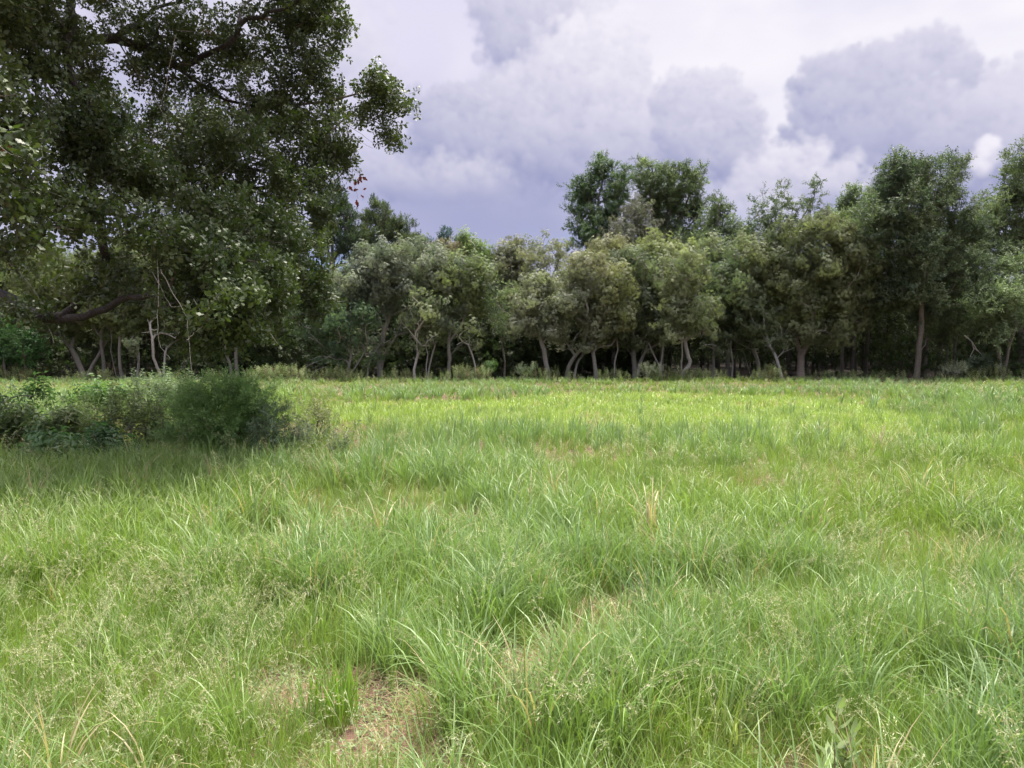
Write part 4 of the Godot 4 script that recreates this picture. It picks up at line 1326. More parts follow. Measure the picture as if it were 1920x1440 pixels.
func trees_front() -> void:
	tree("mesquite_tree", "yellow green mesquite on two leaning crossed trunks beneath the oak", "tree", "trees along the edge of the meadow", FEATHER, Vector3(-20.88, 0, -37.5), [[0, -0.08, 0, -0.11, 0.27, -0.14, -0.41, 0.79, -0.28, -0.78, 1.44, -0.42, -1.41, 2.09, -0.56], [0.13, -0.08, 0, 0.25, 0.4, -0.15, 0.53, 1.05, -0.3, 0.86, 1.7, -0.46], [-0.26, -0.08, 0, -0.17, 0.14, -0.02, -0.03, 0.53, -0.03]],
		[-1.96, 3.11, 0.32, 1.73, 1.44, 1.42, -0.7, 3.88, 0.25, 1.73, 1.59, 1.48, 0.08, 2.89, -0.87, 1.64, 1.34, 1.33, 1.32, 3.88, 0.18, 1.45, 1.45, 1.29, -0.96, 5.12, 0.6, 2, 1.43, 1.53], 0.124, {"tint": Color(0.134, 0.178, 0.072), "tint2": Color(0.223, 0.265, 0.108)})
	tree("mesquite_tree", "slim mesquite with one straight mottled trunk beneath the oak", "tree", "trees along the edge of the meadow", FEATHER, Vector3(-20.11, 0, -38), [[0, -0.08, 0, 0.05, 0.52, 0.12, 0.02, 1.3, 0.23, 0.1, 2.35, 0.35]],
		[0.29, 3.65, 0.2, 1.47, 1.32, 1.24, 1.24, 4.43, 0.23, 1.46, 1.46, 1.31, -0.38, 5.29, -0.65, 1.8, 1.35, 1.41], 0.089, {"tint": Color(0.134, 0.178, 0.072), "tint2": Color(0.223, 0.265, 0.108)})
	tree("mesquite_tree", "yellow green mesquite with a clump of three thin pale trunks beneath the oak", "tree", "trees along the edge of the meadow", FEATHER, Vector3(-19.01, 0, -37), [[0, -0.08, 0, -0.03, 0.55, 0.1, -0.14, 1.31, 0.2, -0.02, 1.83, 0.3], [0.1, -0.08, 0, 0.12, 0.55, -0.11, 0.12, 1.44, -0.23], [0.31, -0.08, 0, 0.28, 0.55, 0.16, 0.33, 1.44, 0.33, 0.48, 2.34, 0.49]],
		[1.1, 3.36, -0.08, 1.58, 1.29, 1.28, 1.81, 4.9, -0.28, 1.74, 1.59, 1.48, 0.43, 3.09, 0.37, 1.14, 1.14, 1.01, 0.91, 5.64, -0.06, 1.72, 1.29, 1.35], 0.070, {"tint": Color(0.134, 0.178, 0.072), "tint2": Color(0.223, 0.265, 0.108)})
	tree("mesquite_tree", "small thin sapling with a forked pale stem beneath the oak", "tree", "trees along the edge of the meadow", FEATHER, Vector3(-17.82, 0, -36.5), [[0, -0.08, 0, 0.01, 0.41, -0.15, 0, 0.94, -0.3, -0.11, 1.44, -0.45], [0.01, -0.08, 0, 0.17, 0.81, 0.06]],
		[0.44, 1.7, 0.86, 0.55, 0.5, 0.5, -0.1, 2.21, -0.65, 0.75, 0.63, 0.62], 0.052, {"leafy": 0.5})
	tree("mesquite_tree", "mesquite with a crooked white trunk beneath the middle of the oak", "tree", "trees along the edge of the meadow", FEATHER, Vector3(-16.79, 0, -36.8), [[0, -0.08, 0, 0.01, 0.37, 0.15, -0.13, 0.81, 0.29, -0.15, 1.32, 0.44, -0.08, 1.95, 0.59, -0.24, 2.84, 0.74], [0.15, -0.08, 0, 0.14, 0.55, -0.05, 0.16, 1.19, -0.1]],
		[0.36, 2.83, 0.2, 1.14, 1.02, 0.96, 0.75, 3.89, -0.71, 1.75, 1.45, 1.43, 0.46, 5.14, -0.26, 2.01, 1.44, 1.54, 1.68, 2.85, -0.29, 1.15, 1.04, 0.98], 0.069, {"bark": mat_bark(Color(0.3, 0.28, 0.25), Color(0.55, 0.52, 0.48), 3.0), "tint": Color(0.134, 0.178, 0.072), "tint2": Color(0.223, 0.265, 0.108)})
	tree("mesquite_tree", "mesquite with two slim reddish trunks behind the round bush", "tree", "trees along the edge of the meadow", FEATHER, Vector3(-13.77, 0, -38), [[0, -0.08, 0, -0.1, 0.78, 0.16, -0.22, 1.3, 0.33, -0.26, 2.09, 0.49], [0.24, -0.08, 0, 0.22, 1.04, 0.17, 0.29, 1.83, 0.33]],
		[0.01, 2.86, 0.4, 1.6, 1.31, 1.3, 1.09, 3.89, 0.47, 1.75, 1.6, 1.49, 0.04, 4.93, 0.36, 2.04, 1.75, 1.69, 1.85, 3.12, 0.45, 1.16, 1.05, 0.99], 0.089, {"tint": Color(0.091, 0.136, 0.078), "tint2": Color(0.166, 0.216, 0.109)})
	tree("elm_tree", "deep green leafy young tree at the left edge on several pale stems", "tree", "trees along the edge of the meadow", ELM, Vector3(-22.45, 0, -35.5), [[0, -0.08, 0, 0.02, 0.34, 0.01, -0.01, 1.08, 0.01], [-0.89, -0.08, 0, -0.87, 0.34, 0.08, -0.89, 1.08, 0.15], [-0.25, -0.08, 0, -0.35, 0.22, 0.15, -0.46, 0.84, 0.31]],
		[-2.18, 1.32, -0.82, 1.41, 1.13, 1.13, -0.72, 1.57, -0.14, 1, 1, 0.89, 0.36, 1.81, 0.77, 0.75, 0.97, 0.77, -1.43, 0.57, -0.8, 0.84, 0.56, 0.63, -0.21, 1.19, -0.88, 0.62, 0.73, 0.6], 0.067, {"tint": Color(0.058, 0.138, 0.047), "tint2": Color(0.101, 0.206, 0.063)})
	tree("mesquite_tree", "yellow green mesquite beyond the left edge behind the oak limbs", "tree", "trees along the edge of the meadow", FEATHER, Vector3(-27.04, 0, -39), [[0, -0.08, 0, 0.19, 1.3, -0.03, 0.65, 2.91, -0.06], [-0.54, -0.08, 0, -1.28, 1.83, 0.12]],
		[-0.27, 2.9, 0.23, 2.41, 1.8, 1.88, 0.91, 3.76, -0.87, 1.86, 1.86, 1.66, 1.85, 5.35, -0.34, 1.83, 1.53, 1.5, 0.08, 5.06, -0.14, 2.13, 1.82, 1.76], 0.110, {"tint": Color(0.134, 0.178, 0.072), "tint2": Color(0.223, 0.265, 0.108)})
	tree("mesquite_tree", "low dark shrubby tree with leaning thin stems left of the grey domed mesquite", "tree", "trees along the edge of the meadow", FEATHER, Vector3(-7.84, 0, -36.5), [[0, -0.08, 0, 0.11, 0.69, 0.05, 0.26, 1.27, 0.11, -0.23, 2.07, 0.16, -0.85, 2.83, 0.22], [0.26, 1.22, 0, 0.07, 2.33, 0.1, -0.22, 3.08, 0.2], [0, -0.08, 0, 0.77, 1.07, 0.16, 1.02, 1.57, 0.32]],
		[-0.88, 1.95, -0.05, 1.28, 0.91, 0.97, -1.38, 3.11, -0.63, 1.44, 1.15, 1.16, 0.41, 2.81, 0.64, 1.25, 1.06, 1.03, 0.8, 1.45, 0.13, 1.13, 0.73, 0.83, -0.26, 1.06, -0.08, 1.13, 0.62, 0.79, -1.04, 0.81, -0.14, 1.02, 0.45, 0.66], 0.069, {"tint": Color(0.098, 0.160, 0.089), "tint2": Color(0.152, 0.232, 0.118)})
	tree("mesquite_tree", "broad grey green domed mesquite with a bare inner tangle of limbs", "tree", "trees along the edge of the meadow", FEATHER, Vector3(-6.37, 0, -37.5), [[0, -0.08, 0, 0.08, 0.79, 0.05, 0.35, 1.44, 0.1, 0.79, 2.09, 0.14, 1.06, 2.86, 0.19], [-0.03, -0.08, 0, -0.07, 1.05, 0.03, 0.2, 2.34, 0.05, 0.55, 3.38, 0.08, 0.74, 4.66, 0.1], [0.54, 3.12, 0, 1.45, 3.51, 0.17, 2.23, 4.28, 0.34], [0.2, 2.34, 0, -0.36, 3.38, -0.14, -0.61, 4.66, -0.27], [0.36, 2.6, 0, -0.1, 3.89, 0.02, -0.21, 5.18, 0.04]],
		[-1.29, 4.5, 0.46, 1.21, 1.15, 1.05, -0.66, 5.6, -0.33, 1.29, 1, 1.02, 0.68, 5.74, 0.73, 1.31, 0.86, 0.97, 1.77, 5.77, -0.7, 1.36, 0.95, 1.03, 2.83, 4.97, 0.83, 1.08, 1.14, 0.99, -1.57, 3.36, 0.38, 1.04, 1.04, 0.93, 3, 3.9, -0.04, 0.99, 1.28, 1.01, 0.76, 4.63, 0.47, 2.01, 1.26, 1.46, -0.68, 1.83, -0.22, 1.17, 0.76, 0.86, 2.11, 2.86, 0.14, 1.16, 0.99, 0.96], 0.124, {"points": 1.05, "tint": Color(0.166, 0.207, 0.148), "tint2": Color(0.264, 0.296, 0.208)})
	tree("mesquite_tree", "young tree with a thin sinuous pale trunk standing in front of the wood", "tree", "trees along the edge of the meadow", FEATHER, Vector3(-4.52, 0, -36), [[0, -0.08, 0, -0.07, 0.53, -0.1, 0.08, 1.12, -0.2, 0.04, 1.82, -0.31, 0.14, 2.44, -0.41, 0.29, 3.06, -0.51], [0.06, 1.77, 0, -0.26, 2.17, -0.15]],
		[0.39, 3.51, 0.83, 0.98, 0.87, 0.83, -0.1, 2.54, 0.84, 0.6, 0.44, 0.5, 0.78, 2.81, -0.05, 0.78, 0.62, 0.62, 0.63, 1.82, 0.89, 0.65, 0.49, 0.51], 0.059, {"leafy": 0.5, "bark": mat_bark(Color(0.25, 0.23, 0.2), Color(0.5, 0.46, 0.42), 3.0)})
	tree("mesquite_tree", "mesquite with a long bare limb curving out to the right above a fork", "tree", "trees along the edge of the meadow", FEATHER, Vector3(-3.07, 0, -37.5), [[0, -0.08, 0, 0, 0.53, -0.02, 0.03, 1, -0.04, 0.42, 1.57, -0.06, 1.12, 2.03, -0.08, 1.64, 2.65, -0.1, 1.95, 3.38, -0.12], [0.03, 0.95, 0, -0.02, 1.83, -0.12, 0.22, 2.73, -0.24, 1, 3.12, -0.36, 1.64, 3.25, -0.48], [0.01, 1.7, 0, 0.74, 2.86, 0.14, 0.95, 3.89, 0.28], [0.22, 2.73, 0, -0.17, 3.89, 0.17, -0.16, 4.92, 0.33]],
		[-0.1, 4.86, 0.7, 1.03, 1.03, 0.92, 0.75, 5.17, 0.08, 1.1, 0.99, 0.93, 1.4, 4.38, 0.32, 0.92, 0.98, 0.85, -0.52, 3.62, 0.33, 1.04, 1.04, 0.93, 0.47, 3.91, -0.2, 1.46, 0.88, 1.04, 1.66, 5.39, 0.44, 0.75, 0.86, 0.72, -0.35, 2.35, -0.51, 0.88, 0.59, 0.66], 0.088, {"leafy": 0.75, "tint": Color(0.166, 0.216, 0.109), "tint2": Color(0.264, 0.311, 0.138)})
	tree("mesquite_tree", "pale mesquite on a single straight trunk leaning left at the middle of the edge", "tree", "trees along the edge of the meadow", FEATHER, Vector3(1.77, 0, -36.5), [[0, -0.08, 0, -0.13, 0.69, 0.05, -0.28, 1.44, 0.11, -0.43, 1.95, 0.16, -0.51, 2.83, 0.21, -0.46, 3.96, 0.27], [-0.41, 1.9, 0, -1.14, 2.53, 0.1, -2.27, 3.33, 0.2], [-0.41, 2.02, 0, 0.25, 2.78, -0.09, 1.2, 3.18, -0.18], [-0.46, 2.33, 0, -0.81, 3.33, -0.15, -1.14, 3.96, -0.29]],
		[-0.9, 3.44, 0.42, 0.95, 0.9, 0.82, -0.1, 4.01, -0.74, 1.04, 0.92, 0.88, 0.59, 3.56, 0.5, 0.95, 0.84, 0.8, -1.15, 2.68, 0.72, 0.67, 0.5, 0.52, -0.4, 2.57, 0.34, 1.12, 0.56, 0.75, 0.21, 2.31, 0.69, 0.61, 0.44, 0.5, -0.5, 4.48, -0.32, 1.03, 0.74, 0.79], 0.112, {"points": 1.15, "tint": Color(0.196, 0.224, 0.148), "tint2": Color(0.302, 0.321, 0.208)})
	tree("mesquite_tree", "mesquite with a thick curved trunk leaning right, left of a thinner parallel one", "tree", "trees along the edge of the meadow", FEATHER, Vector3(2.63, 0, -37.2), [[0, -0.08, 0, 0.1, 0.59, 0.15, 0.41, 1.11, 0.29, 0.72, 1.57, 0.44, 0.92, 2.34, 0.58, 0.96, 3.36, 0.73], [0.41, 1.05, 0, 0.05, 1.7, -0.06, -0.32, 2.08, -0.12]],
		[0.73, 4.41, -0.36, 1.05, 1.05, 0.94, 0.3, 3.1, 0.28, 0.86, 0.8, 0.74, 1.29, 3.4, -0.68, 0.88, 1.06, 0.87, 0.78, 5.35, 0.51, 1.02, 0.85, 0.84, -0.03, 1.83, -0.41, 0.76, 0.47, 0.55], 0.096, {"tint": Color(0.182, 0.207, 0.127), "tint2": Color(0.287, 0.288, 0.188)})
	tree("mesquite_tree", "mesquite with a thin trunk bending right over the dark gap", "tree", "trees along the edge of the meadow", FEATHER, Vector3(2.97, 0, -37), [[0, -0.08, 0, 0.1, 0.55, -0.06, 0.25, 0.9, -0.13, 0.56, 1.26, -0.19, 0.86, 1.7, -0.26, 1.06, 2.59, -0.32]],
		[1.1, 2.84, 0.11, 0.97, 0.74, 0.77, 1.4, 3.88, -0.28, 0.98, 0.98, 0.88, 0.91, 2.07, 0.72, 0.79, 0.45, 0.55], 0.061, {"tint": Color(0.182, 0.207, 0.127), "tint2": Color(0.271, 0.288, 0.176)})
	tree("mesquite_tree", "mesquite with a reddish upright trunk and whitish leafy plumes on its right", "tree", "trees along the edge of the meadow", FEATHER, Vector3(4, 0, -36.8), [[0, -0.08, 0, -0.03, 0.68, 0.03, -0.16, 1.32, 0.07, -0.24, 1.95, 0.1, 0.19, 2.84, 0.13, 0.56, 3.85, 0.16]],
		[1.17, 3.46, 0.24, 0.79, 0.51, 0.58, 1.4, 2.83, 0.4, 0.73, 0.51, 0.55, 0.81, 2.46, 0.15, 0.91, 0.57, 0.66, 0.69, 3.85, -0.04, 0.91, 0.86, 0.79, 0.99, 4.56, 0.57, 0.9, 0.84, 0.78, 0.38, 1.83, -0.49, 0.87, 0.46, 0.59], 0.095, {"tint": Color(0.182, 0.211, 0.093), "tint2": Color(0.308, 0.324, 0.167)})
	tree("mesquite_tree", "dark many limbed mesquite spreading low over the deepest shade", "tree", "trees along the edge of the meadow", FEATHER, Vector3(6.06, 0, -38), [[0, -0.08, 0, -0.03, 0.65, 0.07, -0.12, 1.44, 0.14, -0.07, 2.62, 0.21, 0.1, 3.92, 0.28], [-0.06, -0.08, 0, 0.39, 1.17, 0.1, 1.04, 1.7, 0.2, 1.69, 2.14, 0.3], [-0.09, 1.17, 0, -0.54, 1.7, -0.01, -1.2, 1.96, -0.03], [-0.01, -0.08, 0, 0.64, 1.83, 0.15, 0.9, 2.88, 0.3]],
		[0.17, 4.34, -0.43, 1.37, 1.19, 1.14, 0.94, 3.9, 0.43, 1.17, 1.17, 1.04, 0.5, 2.6, 0.78, 1.33, 0.87, 0.98, -0.65, 1.95, 0.77, 1.04, 0.52, 0.7, 1.37, 2.09, 0.32, 1.05, 0.53, 0.7, -0.19, 5.48, 0.08, 1.29, 1.06, 1.05], 0.116, {"tint": Color(0.129, 0.168, 0.099), "tint2": Color(0.211, 0.247, 0.138)})
	tree("mesquite_tree", "mesquite whose trunk makes a sharp elbow near the ground", "tree", "trees along the edge of the meadow", FEATHER, Vector3(7.84, 0, -36), [[0, -0.08, 0, 0.25, 0.43, -0.05, 0.47, 0.68, -0.09, 0.49, 0.92, -0.14, 0.38, 1.27, -0.18, 0.3, 1.82, -0.23, 0.32, 2.57, -0.28, 0.21, 3.56, -0.32], [0.3, 1.87, 0, -0.37, 2.12, 0.06, -0.75, 2.32, 0.12], [0.3, 1.82, 0, 1, 2.27, 0.08, 1.36, 2.57, 0.15], [0.29, 2.81, 0, 0.6, 3.8, 0.14, 0.84, 4.54, 0.28]],
		[0.04, 4.19, -0.26, 1.01, 1.01, 0.9, 0.53, 3.29, 0.34, 1.22, 1, 0.99, -0.28, 2.81, 0.12, 0.95, 0.72, 0.75, 0.98, 2.55, 0.55, 0.88, 0.55, 0.64, 0.09, 5.23, 0.55, 1.1, 0.99, 0.93, -0.65, 2.18, 0.77, 0.82, 0.38, 0.54], 0.093, {"tint": Color(0.166, 0.207, 0.109), "tint2": Color(0.264, 0.296, 0.148)})
	tree("mesquite_tree", "slender mesquite with one thin upright trunk right of the elbowed one", "tree", "trees along the edge of the meadow", FEATHER, Vector3(9.9, 0, -38), [[0, -0.08, 0, 0.01, 1.04, 0.13, -0.02, 1.83, 0.26, 0.01, 3.14, 0.38], [0.01, 1.44, 0, 0.4, 1.62, -0.17]],
		[0.29, 4.47, -0.42, 1.31, 1.31, 1.17, 0.03, 2.87, 0.15, 1.29, 1, 1.02, 0.69, 1.83, -0.29, 1.01, 0.59, 0.72, -0.25, 1.57, 0.8, 0.69, 0.46, 0.52], 0.063, {"tint": Color(0.129, 0.184, 0.099), "tint2": Color(0.211, 0.264, 0.138)})
	tree("mesquite_tree", "mesquite on two dim trunks leaning left behind the white barked one", "tree", "trees along the edge of the meadow", FEATHER, Vector3(12.29, 0, -38.3), [[0, -0.08, 0, -0.06, 0.77, 0.01, -0.31, 1.43, 0.02, -0.43, 2.1, 0.03, -1.05, 2.89, 0.05], [-0.35, -0.08, 0, -0.57, 0.77, -0.14, -0.74, 1.43, -0.28], [-0.31, 1.43, 0, -1.17, 1.83, 0.08, -1.84, 2.49, 0.17]],
		[-1.12, 2.89, -0.21, 1.08, 0.96, 0.91, -1.06, 4.15, 0.85, 1.34, 1.16, 1.12, -1.27, 5.19, 0.64, 1.17, 1.05, 0.99, -0.23, 4.97, 0.22, 1.18, 1.18, 1.05], 0.090, {"tint": Color(0.129, 0.177, 0.099), "tint2": Color(0.211, 0.256, 0.127)})
	tree("mesquite_tree", "mesquite with a thin white barked trunk leaning far to the left", "tree", "trees along the edge of the meadow", FEATHER, Vector3(12.93, 0, -36.8), [[0, -0.08, 0, -0.19, 0.68, 0, -0.45, 1.32, 0, -0.72, 1.77, 0.01, -1.11, 2.38, 0.01, -1.45, 2.84, 0.01, -1.63, 3.35, 0.01], [-0.72, 1.77, 0, -0.93, 2.59, 0.08, -1, 3.35, 0.15], [-0.69, 1.7, 0, 0.04, 2.2, 0.03, 0.24, 2.59, 0.06]],
		[-1.33, 3.61, -0.17, 1.15, 0.97, 0.95, -0.68, 2.72, -0.14, 1.15, 0.69, 0.82, -0.47, 1.82, 0.01, 0.97, 0.51, 0.66, -0.88, 1.96, -0.69, 0.76, 0.41, 0.52], 0.069, {"leafy": 0.8, "bark": mat_bark(Color(0.25, 0.24, 0.22), Color(0.55, 0.53, 0.5), 3.0), "tint": Color(0.152, 0.200, 0.109), "tint2": Color(0.241, 0.288, 0.158)})
	tree("mesquite_tree", "large spreading mesquite on a short thick trunk that forks at head height", "tree", "trees along the edge of the meadow", FEATHER, Vector3(13.9, 0, -37), [[0, -0.08, 0, 0.04, 0.55, -0.16, 0.08, 1.19, -0.32, -0.06, 1.83, -0.48, -0.31, 2.85, -0.64, -0.77, 4.12, -0.79, -1.3, 5.64, -0.95], [0.11, 1.21, 0, 0.32, 1.83, 0.04, 0.41, 2.85, 0.09, 0.89, 4.12, 0.13, 1.37, 5.64, 0.18], [-0.26, 2.72, 0, 0.12, 4.37, 0.04, 0.21, 6.14, 0.08], [0.35, 1.83, 0, 1.43, 2.59, -0.01, 2.19, 3.1, -0.02], [-0.09, 1.83, 0, -0.99, 2.46, 0, -1.51, 2.85, -0.01]],
		[-1.82, 5.68, -0.37, 1.16, 1.16, 1.04, -0.46, 6.6, -0.62, 1.34, 1.17, 1.12, 0.61, 6.82, 0.57, 1.41, 1.13, 1.14, 1.79, 6.05, 0.77, 1.12, 1.24, 1.05, -1.11, 4.38, -0.14, 1.32, 1.15, 1.11, 0.07, 4.81, 0.76, 1.69, 1.41, 1.38, 1.76, 4.34, 0.35, 1.31, 1.14, 1.09, 2.28, 2.98, -0.2, 1.04, 0.87, 0.85, 0.6, 2.32, 0.82, 1.4, 0.73, 0.95, -0.13, 2.87, -0.63, 1.46, 0.88, 1.04, 1.48, 1.83, -0.07, 0.98, 0.52, 0.67, 3.25, 4.94, -0.73, 1.17, 1.17, 1.05], 0.166, {"points": 1.1, "bark": mat_bark(Color(0.1, 0.085, 0.07), Color(0.3, 0.25, 0.21), 3.0), "tint": Color(0.129, 0.160, 0.082), "tint2": Color(0.220, 0.247, 0.118)})
	tree("elm_tree", "tallest elm on the right with a thick straight grey brown trunk", "tree", "trees along the edge of the meadow", ELM, Vector3(19.33, 0, -36.8), [[0, -0.08, 0, 0.01, 0.81, 0.11, -0.04, 1.57, 0.23, -0.01, 2.33, 0.34, -0.05, 3.09, 0.45, -0.15, 3.85, 0.57, -0.09, 5.36, 0.68, 0.07, 7.12, 0.79, 0.2, 8.87, 0.9], [-0.13, 4.86, 0, -0.89, 6.87, 0.02, -1.39, 8.87, 0.04], [-0.09, 5.36, 0, 1, 7.12, -0.09, 1.46, 8.62, -0.18], [-0.13, 4.1, 0, -1.34, 4.61, 0.06, -2.1, 4.86, 0.12], [-0.13, 3.85, 0, 1.46, 4.36, -0.01, 2.2, 4.86, -0.03]],
		[-1.47, 9.89, -0.1, 0.69, 0.8, 0.66, -0.62, 9.72, 0.08, 0.68, 0.85, 0.69, 0.44, 9.82, 0.42, 0.85, 0.85, 0.76, 1.74, 10.14, -0.11, 0.46, 0.63, 0.5, -1.29, 8.68, -0.31, 1.04, 1.09, 0.95, 0.17, 8.7, -0.42, 1.21, 1.1, 1.03, 1.33, 8.49, 0.02, 1.14, 1.14, 1.02, -2.52, 7.01, 0.77, 1.17, 1.23, 1.07, -0.46, 6.92, -0.35, 1.61, 1.27, 1.29, 1.19, 6.92, -0.33, 1.56, 1.27, 1.26, 2.39, 7.15, -0.22, 1.03, 1.15, 0.97, -1.46, 5.17, -0.57, 1.45, 1.28, 1.22, 0.63, 4.93, -0.85, 1.75, 1.28, 1.36, 1.53, 5.05, 0.71, 1.23, 1.23, 1.1, -1.6, 3.37, -0.45, 1.27, 0.98, 1.01, 2.02, 3.11, -0.47, 1.45, 0.81, 1.01, 1.72, 2.09, -0.8, 1.17, 0.47, 0.73, -1.08, 3.82, 0.53, 1.24, 0.73, 0.88, 0.41, 2.95, 0.38, 0.96, 0.62, 0.71, -0.74, 5.96, 1.3, 1.1, 1.38, 1.11, -0.9, 7.67, 1.2, 1.21, 1.38, 1.16, -0.62, 4.26, 1.3, 1.21, 0.83, 0.91, -0.83, 9.51, 0.5, 1.41, 1.13, 1.13], 0.130, {"points": 1.1, "bark": mat_bark(Color(0.08, 0.07, 0.055), Color(0.25, 0.22, 0.18), 3.0), "tint": Color(0.079, 0.118, 0.066), "tint2": Color(0.152, 0.193, 0.095), "flare": 0.2})
	tree("elm_tree", "light green leafy tree at the right edge on a low forked trunk", "tree", "trees along the edge of the meadow", ELM, Vector3(22.61, 0, -35.5), [[0, -0.08, 0, -0.04, 0.71, -0.1, -0.11, 1.33, -0.2, -0.2, 1.82, -0.3, -0.55, 2.8, -0.4], [0.04, -0.08, 0, 0.14, 1.33, 0.14, 0.26, 2.06, 0.29, 0.42, 3.04, 0.43]],
		[-0.96, 3.74, 0.61, 0.92, 0.7, 0.72, -0.4, 4.08, 0.84, 0.97, 0.75, 0.77, -0.41, 2.82, -0.63, 0.95, 0.67, 0.73, 0.45, 2.8, -0.22, 1.22, 0.83, 0.92, 1.33, 3.56, -0.66, 1.12, 1.12, 1, -0.53, 2.06, 0.39, 0.82, 0.38, 0.53, -1.57, 3.37, 0.83, 0.54, 0.48, 0.5, 0.69, 5.27, -0.34, 0.83, 0.83, 0.74], 0.084, {"tint": Color(0.130, 0.179, 0.087), "tint2": Color(0.231, 0.304, 0.151)})
	tree("sapling", "thin dark sapling between the curving limb and the pale single trunk", "tree", "trees along the edge of the meadow", ELM, Vector3(-0.39, 0, -37.2), [[0, -0.08, 0, 0.05, 0.8, -0.14, -0.05, 1.57, -0.27, 0.03, 2.6, -0.41]],
		[0, 2.85, 0.17, 0.75, 0.63, 0.62, -0.12, 3.83, 0.69, 0.68, 0.68, 0.61, 0.26, 2.07, 0.73, 0.57, 0.4, 0.5], 0.042, {"leafy": 0.6})
	tree("sapling", "thin pale sapling leaning left just right of the curving limb", "tree", "trees along the edge of the meadow", FEATHER, Vector3(-1.7, 0, -36.6), [[0, -0.08, 0, -0.07, 0.68, -0.11, -0.23, 1.32, -0.21, -0.53, 1.95, -0.32]],
		[-0.55, 2.19, 0.49, 0.62, 0.5, 0.5, -0.35, 1.83, -0.42, 0.52, 0.4, 0.5], 0.041, {"leafy": 0.5, "points": 0.8, "bark": mat_bark(Color(0.25, 0.23, 0.2), Color(0.5, 0.46, 0.42), 3.0)})
	tree("sapling", "thin bare sapling right of the reddish upright trunk", "tree", "trees along the edge of the meadow", FEATHER, Vector3(4.96, 0, -37.3), [[0, -0.08, 0, 0.02, 0.79, 0.02, 0.15, 1.44, 0.05, 0.09, 2.08, 0.07]],
		[0.17, 2.29, -0.23, 0.64, 0.47, 0.5, 0.38, 1.83, -0.43, 0.53, 0.35, 0.5], 0.039, {"leafy": 0.5, "points": 0.8, "bark": mat_bark(Color(0.25, 0.23, 0.2), Color(0.5, 0.46, 0.42), 3.0)})
	tree("sapling", "pair of thin crossing stems left of the elbowed trunk", "tree", "trees along the edge of the meadow", FEATHER, Vector3(7.21, 0, -37.4), [[0, -0.08, 0, -0.06, 0.66, -0.06, -0.32, 1.18, -0.13, -0.53, 1.7, -0.19], [-0.06, -0.08, 0, 0.12, 1.18, -0.13, 0.22, 1.83, -0.27]],
		[-0.47, 2.09, -0.05, 0.7, 0.46, 0.52, 0.38, 2.14, -0.45, 0.59, 0.47, 0.5], 0.042, {"leafy": 0.5, "points": 0.8, "bark": mat_bark(Color(0.25, 0.23, 0.2), Color(0.5, 0.46, 0.42), 3.0)})
	tree("sapling", "straight thin pale stem between the elbowed trunk and the many limbed mesquite", "tree", "trees along the edge of the meadow", FEATHER, Vector3(8.11, 0, -36.9), [[0, -0.08, 0, -0.01, 0.8, 0.07, 0.01, 1.44, 0.13, -0.05, 2.08, 0.2]],
		[-0.01, 2.34, -0.28, 0.63, 0.4, 0.5], 0.038, {"leafy": 0.5, "points": 0.8, "bark": mat_bark(Color(0.25, 0.23, 0.2), Color(0.5, 0.46, 0.42), 3.0)})
	tree("sapling", "thin dim stem halfway between the slender and the white barked mesquites", "tree", "trees along the edge of the meadow", FEATHER, Vector3(10.91, 0, -38.2), [[0, -0.08, 0, 0.04, 0.77, 0, -0.07, 1.57, 0, 0.02, 2.36, 0]],
		[0.09, 2.5, -0.43, 0.9, 0.54, 0.64, -0.5, 1.83, 0.75, 0.52, 0.35, 0.5], 0.043, {"leafy": 0.5, "points": 0.8, "bark": mat_bark(Color(0.25, 0.23, 0.2), Color(0.5, 0.46, 0.42), 3.0)})
	tree("sapling", "thin leaning stem at the left foot of the grey domed mesquite", "tree", "trees along the edge of the meadow", FEATHER, Vector3(-6.94, 0, -36.8), [[0, -0.08, 0, 0.11, 0.68, 0.15, 0.37, 1.19, 0.3, 0.73, 1.7, 0.45]],
		[0.78, 1.82, 0, 0.57, 0.4, 0.5], 0.038, {"leafy": 0.5, "points": 0.8, "bark": mat_bark(Color(0.25, 0.23, 0.2), Color(0.5, 0.46, 0.42), 3.0)})
	tree("sapling", "bare forked sapling right of the sinuous pale trunk", "tree", "trees along the edge of the meadow", FEATHER, Vector3(-4.1, 0, -37), [[0, -0.08, 0, -0.02, 0.67, -0.02, 0.06, 1.19, -0.05, -0.09, 1.83, -0.07], [0, -0.08, 0, 0.31, 1.31, 0.06, 0.47, 1.83, 0.12]],
		[0.45, 2.02, 0.54, 0.62, 0.4, 0.5, 0.02, 2.02, 0.55, 0.51, 0.4, 0.5], 0.038, {"leafy": 0.5, "points": 0.8, "bark": mat_bark(Color(0.25, 0.23, 0.2), Color(0.5, 0.46, 0.42), 3.0)})
	tree("dead_tree", "grey dead branch lying low before the dark hollow right of the oak", "branch", "", FEATHER, Vector3(-10.24, 0, -36.2), [[0, -0.08, 0, 0.46, 0.57, -0.06, 0.96, 0.82, -0.12, 1.52, 1.02, -0.18], [0.59, -0.08, 0, 1.01, 0.47, -0.15, 1.46, 0.57, -0.31]],
		[1.51, 1.02, -0.02, 0.11, 0.11, 0.5], 0.041, {"leafy": 0.0})


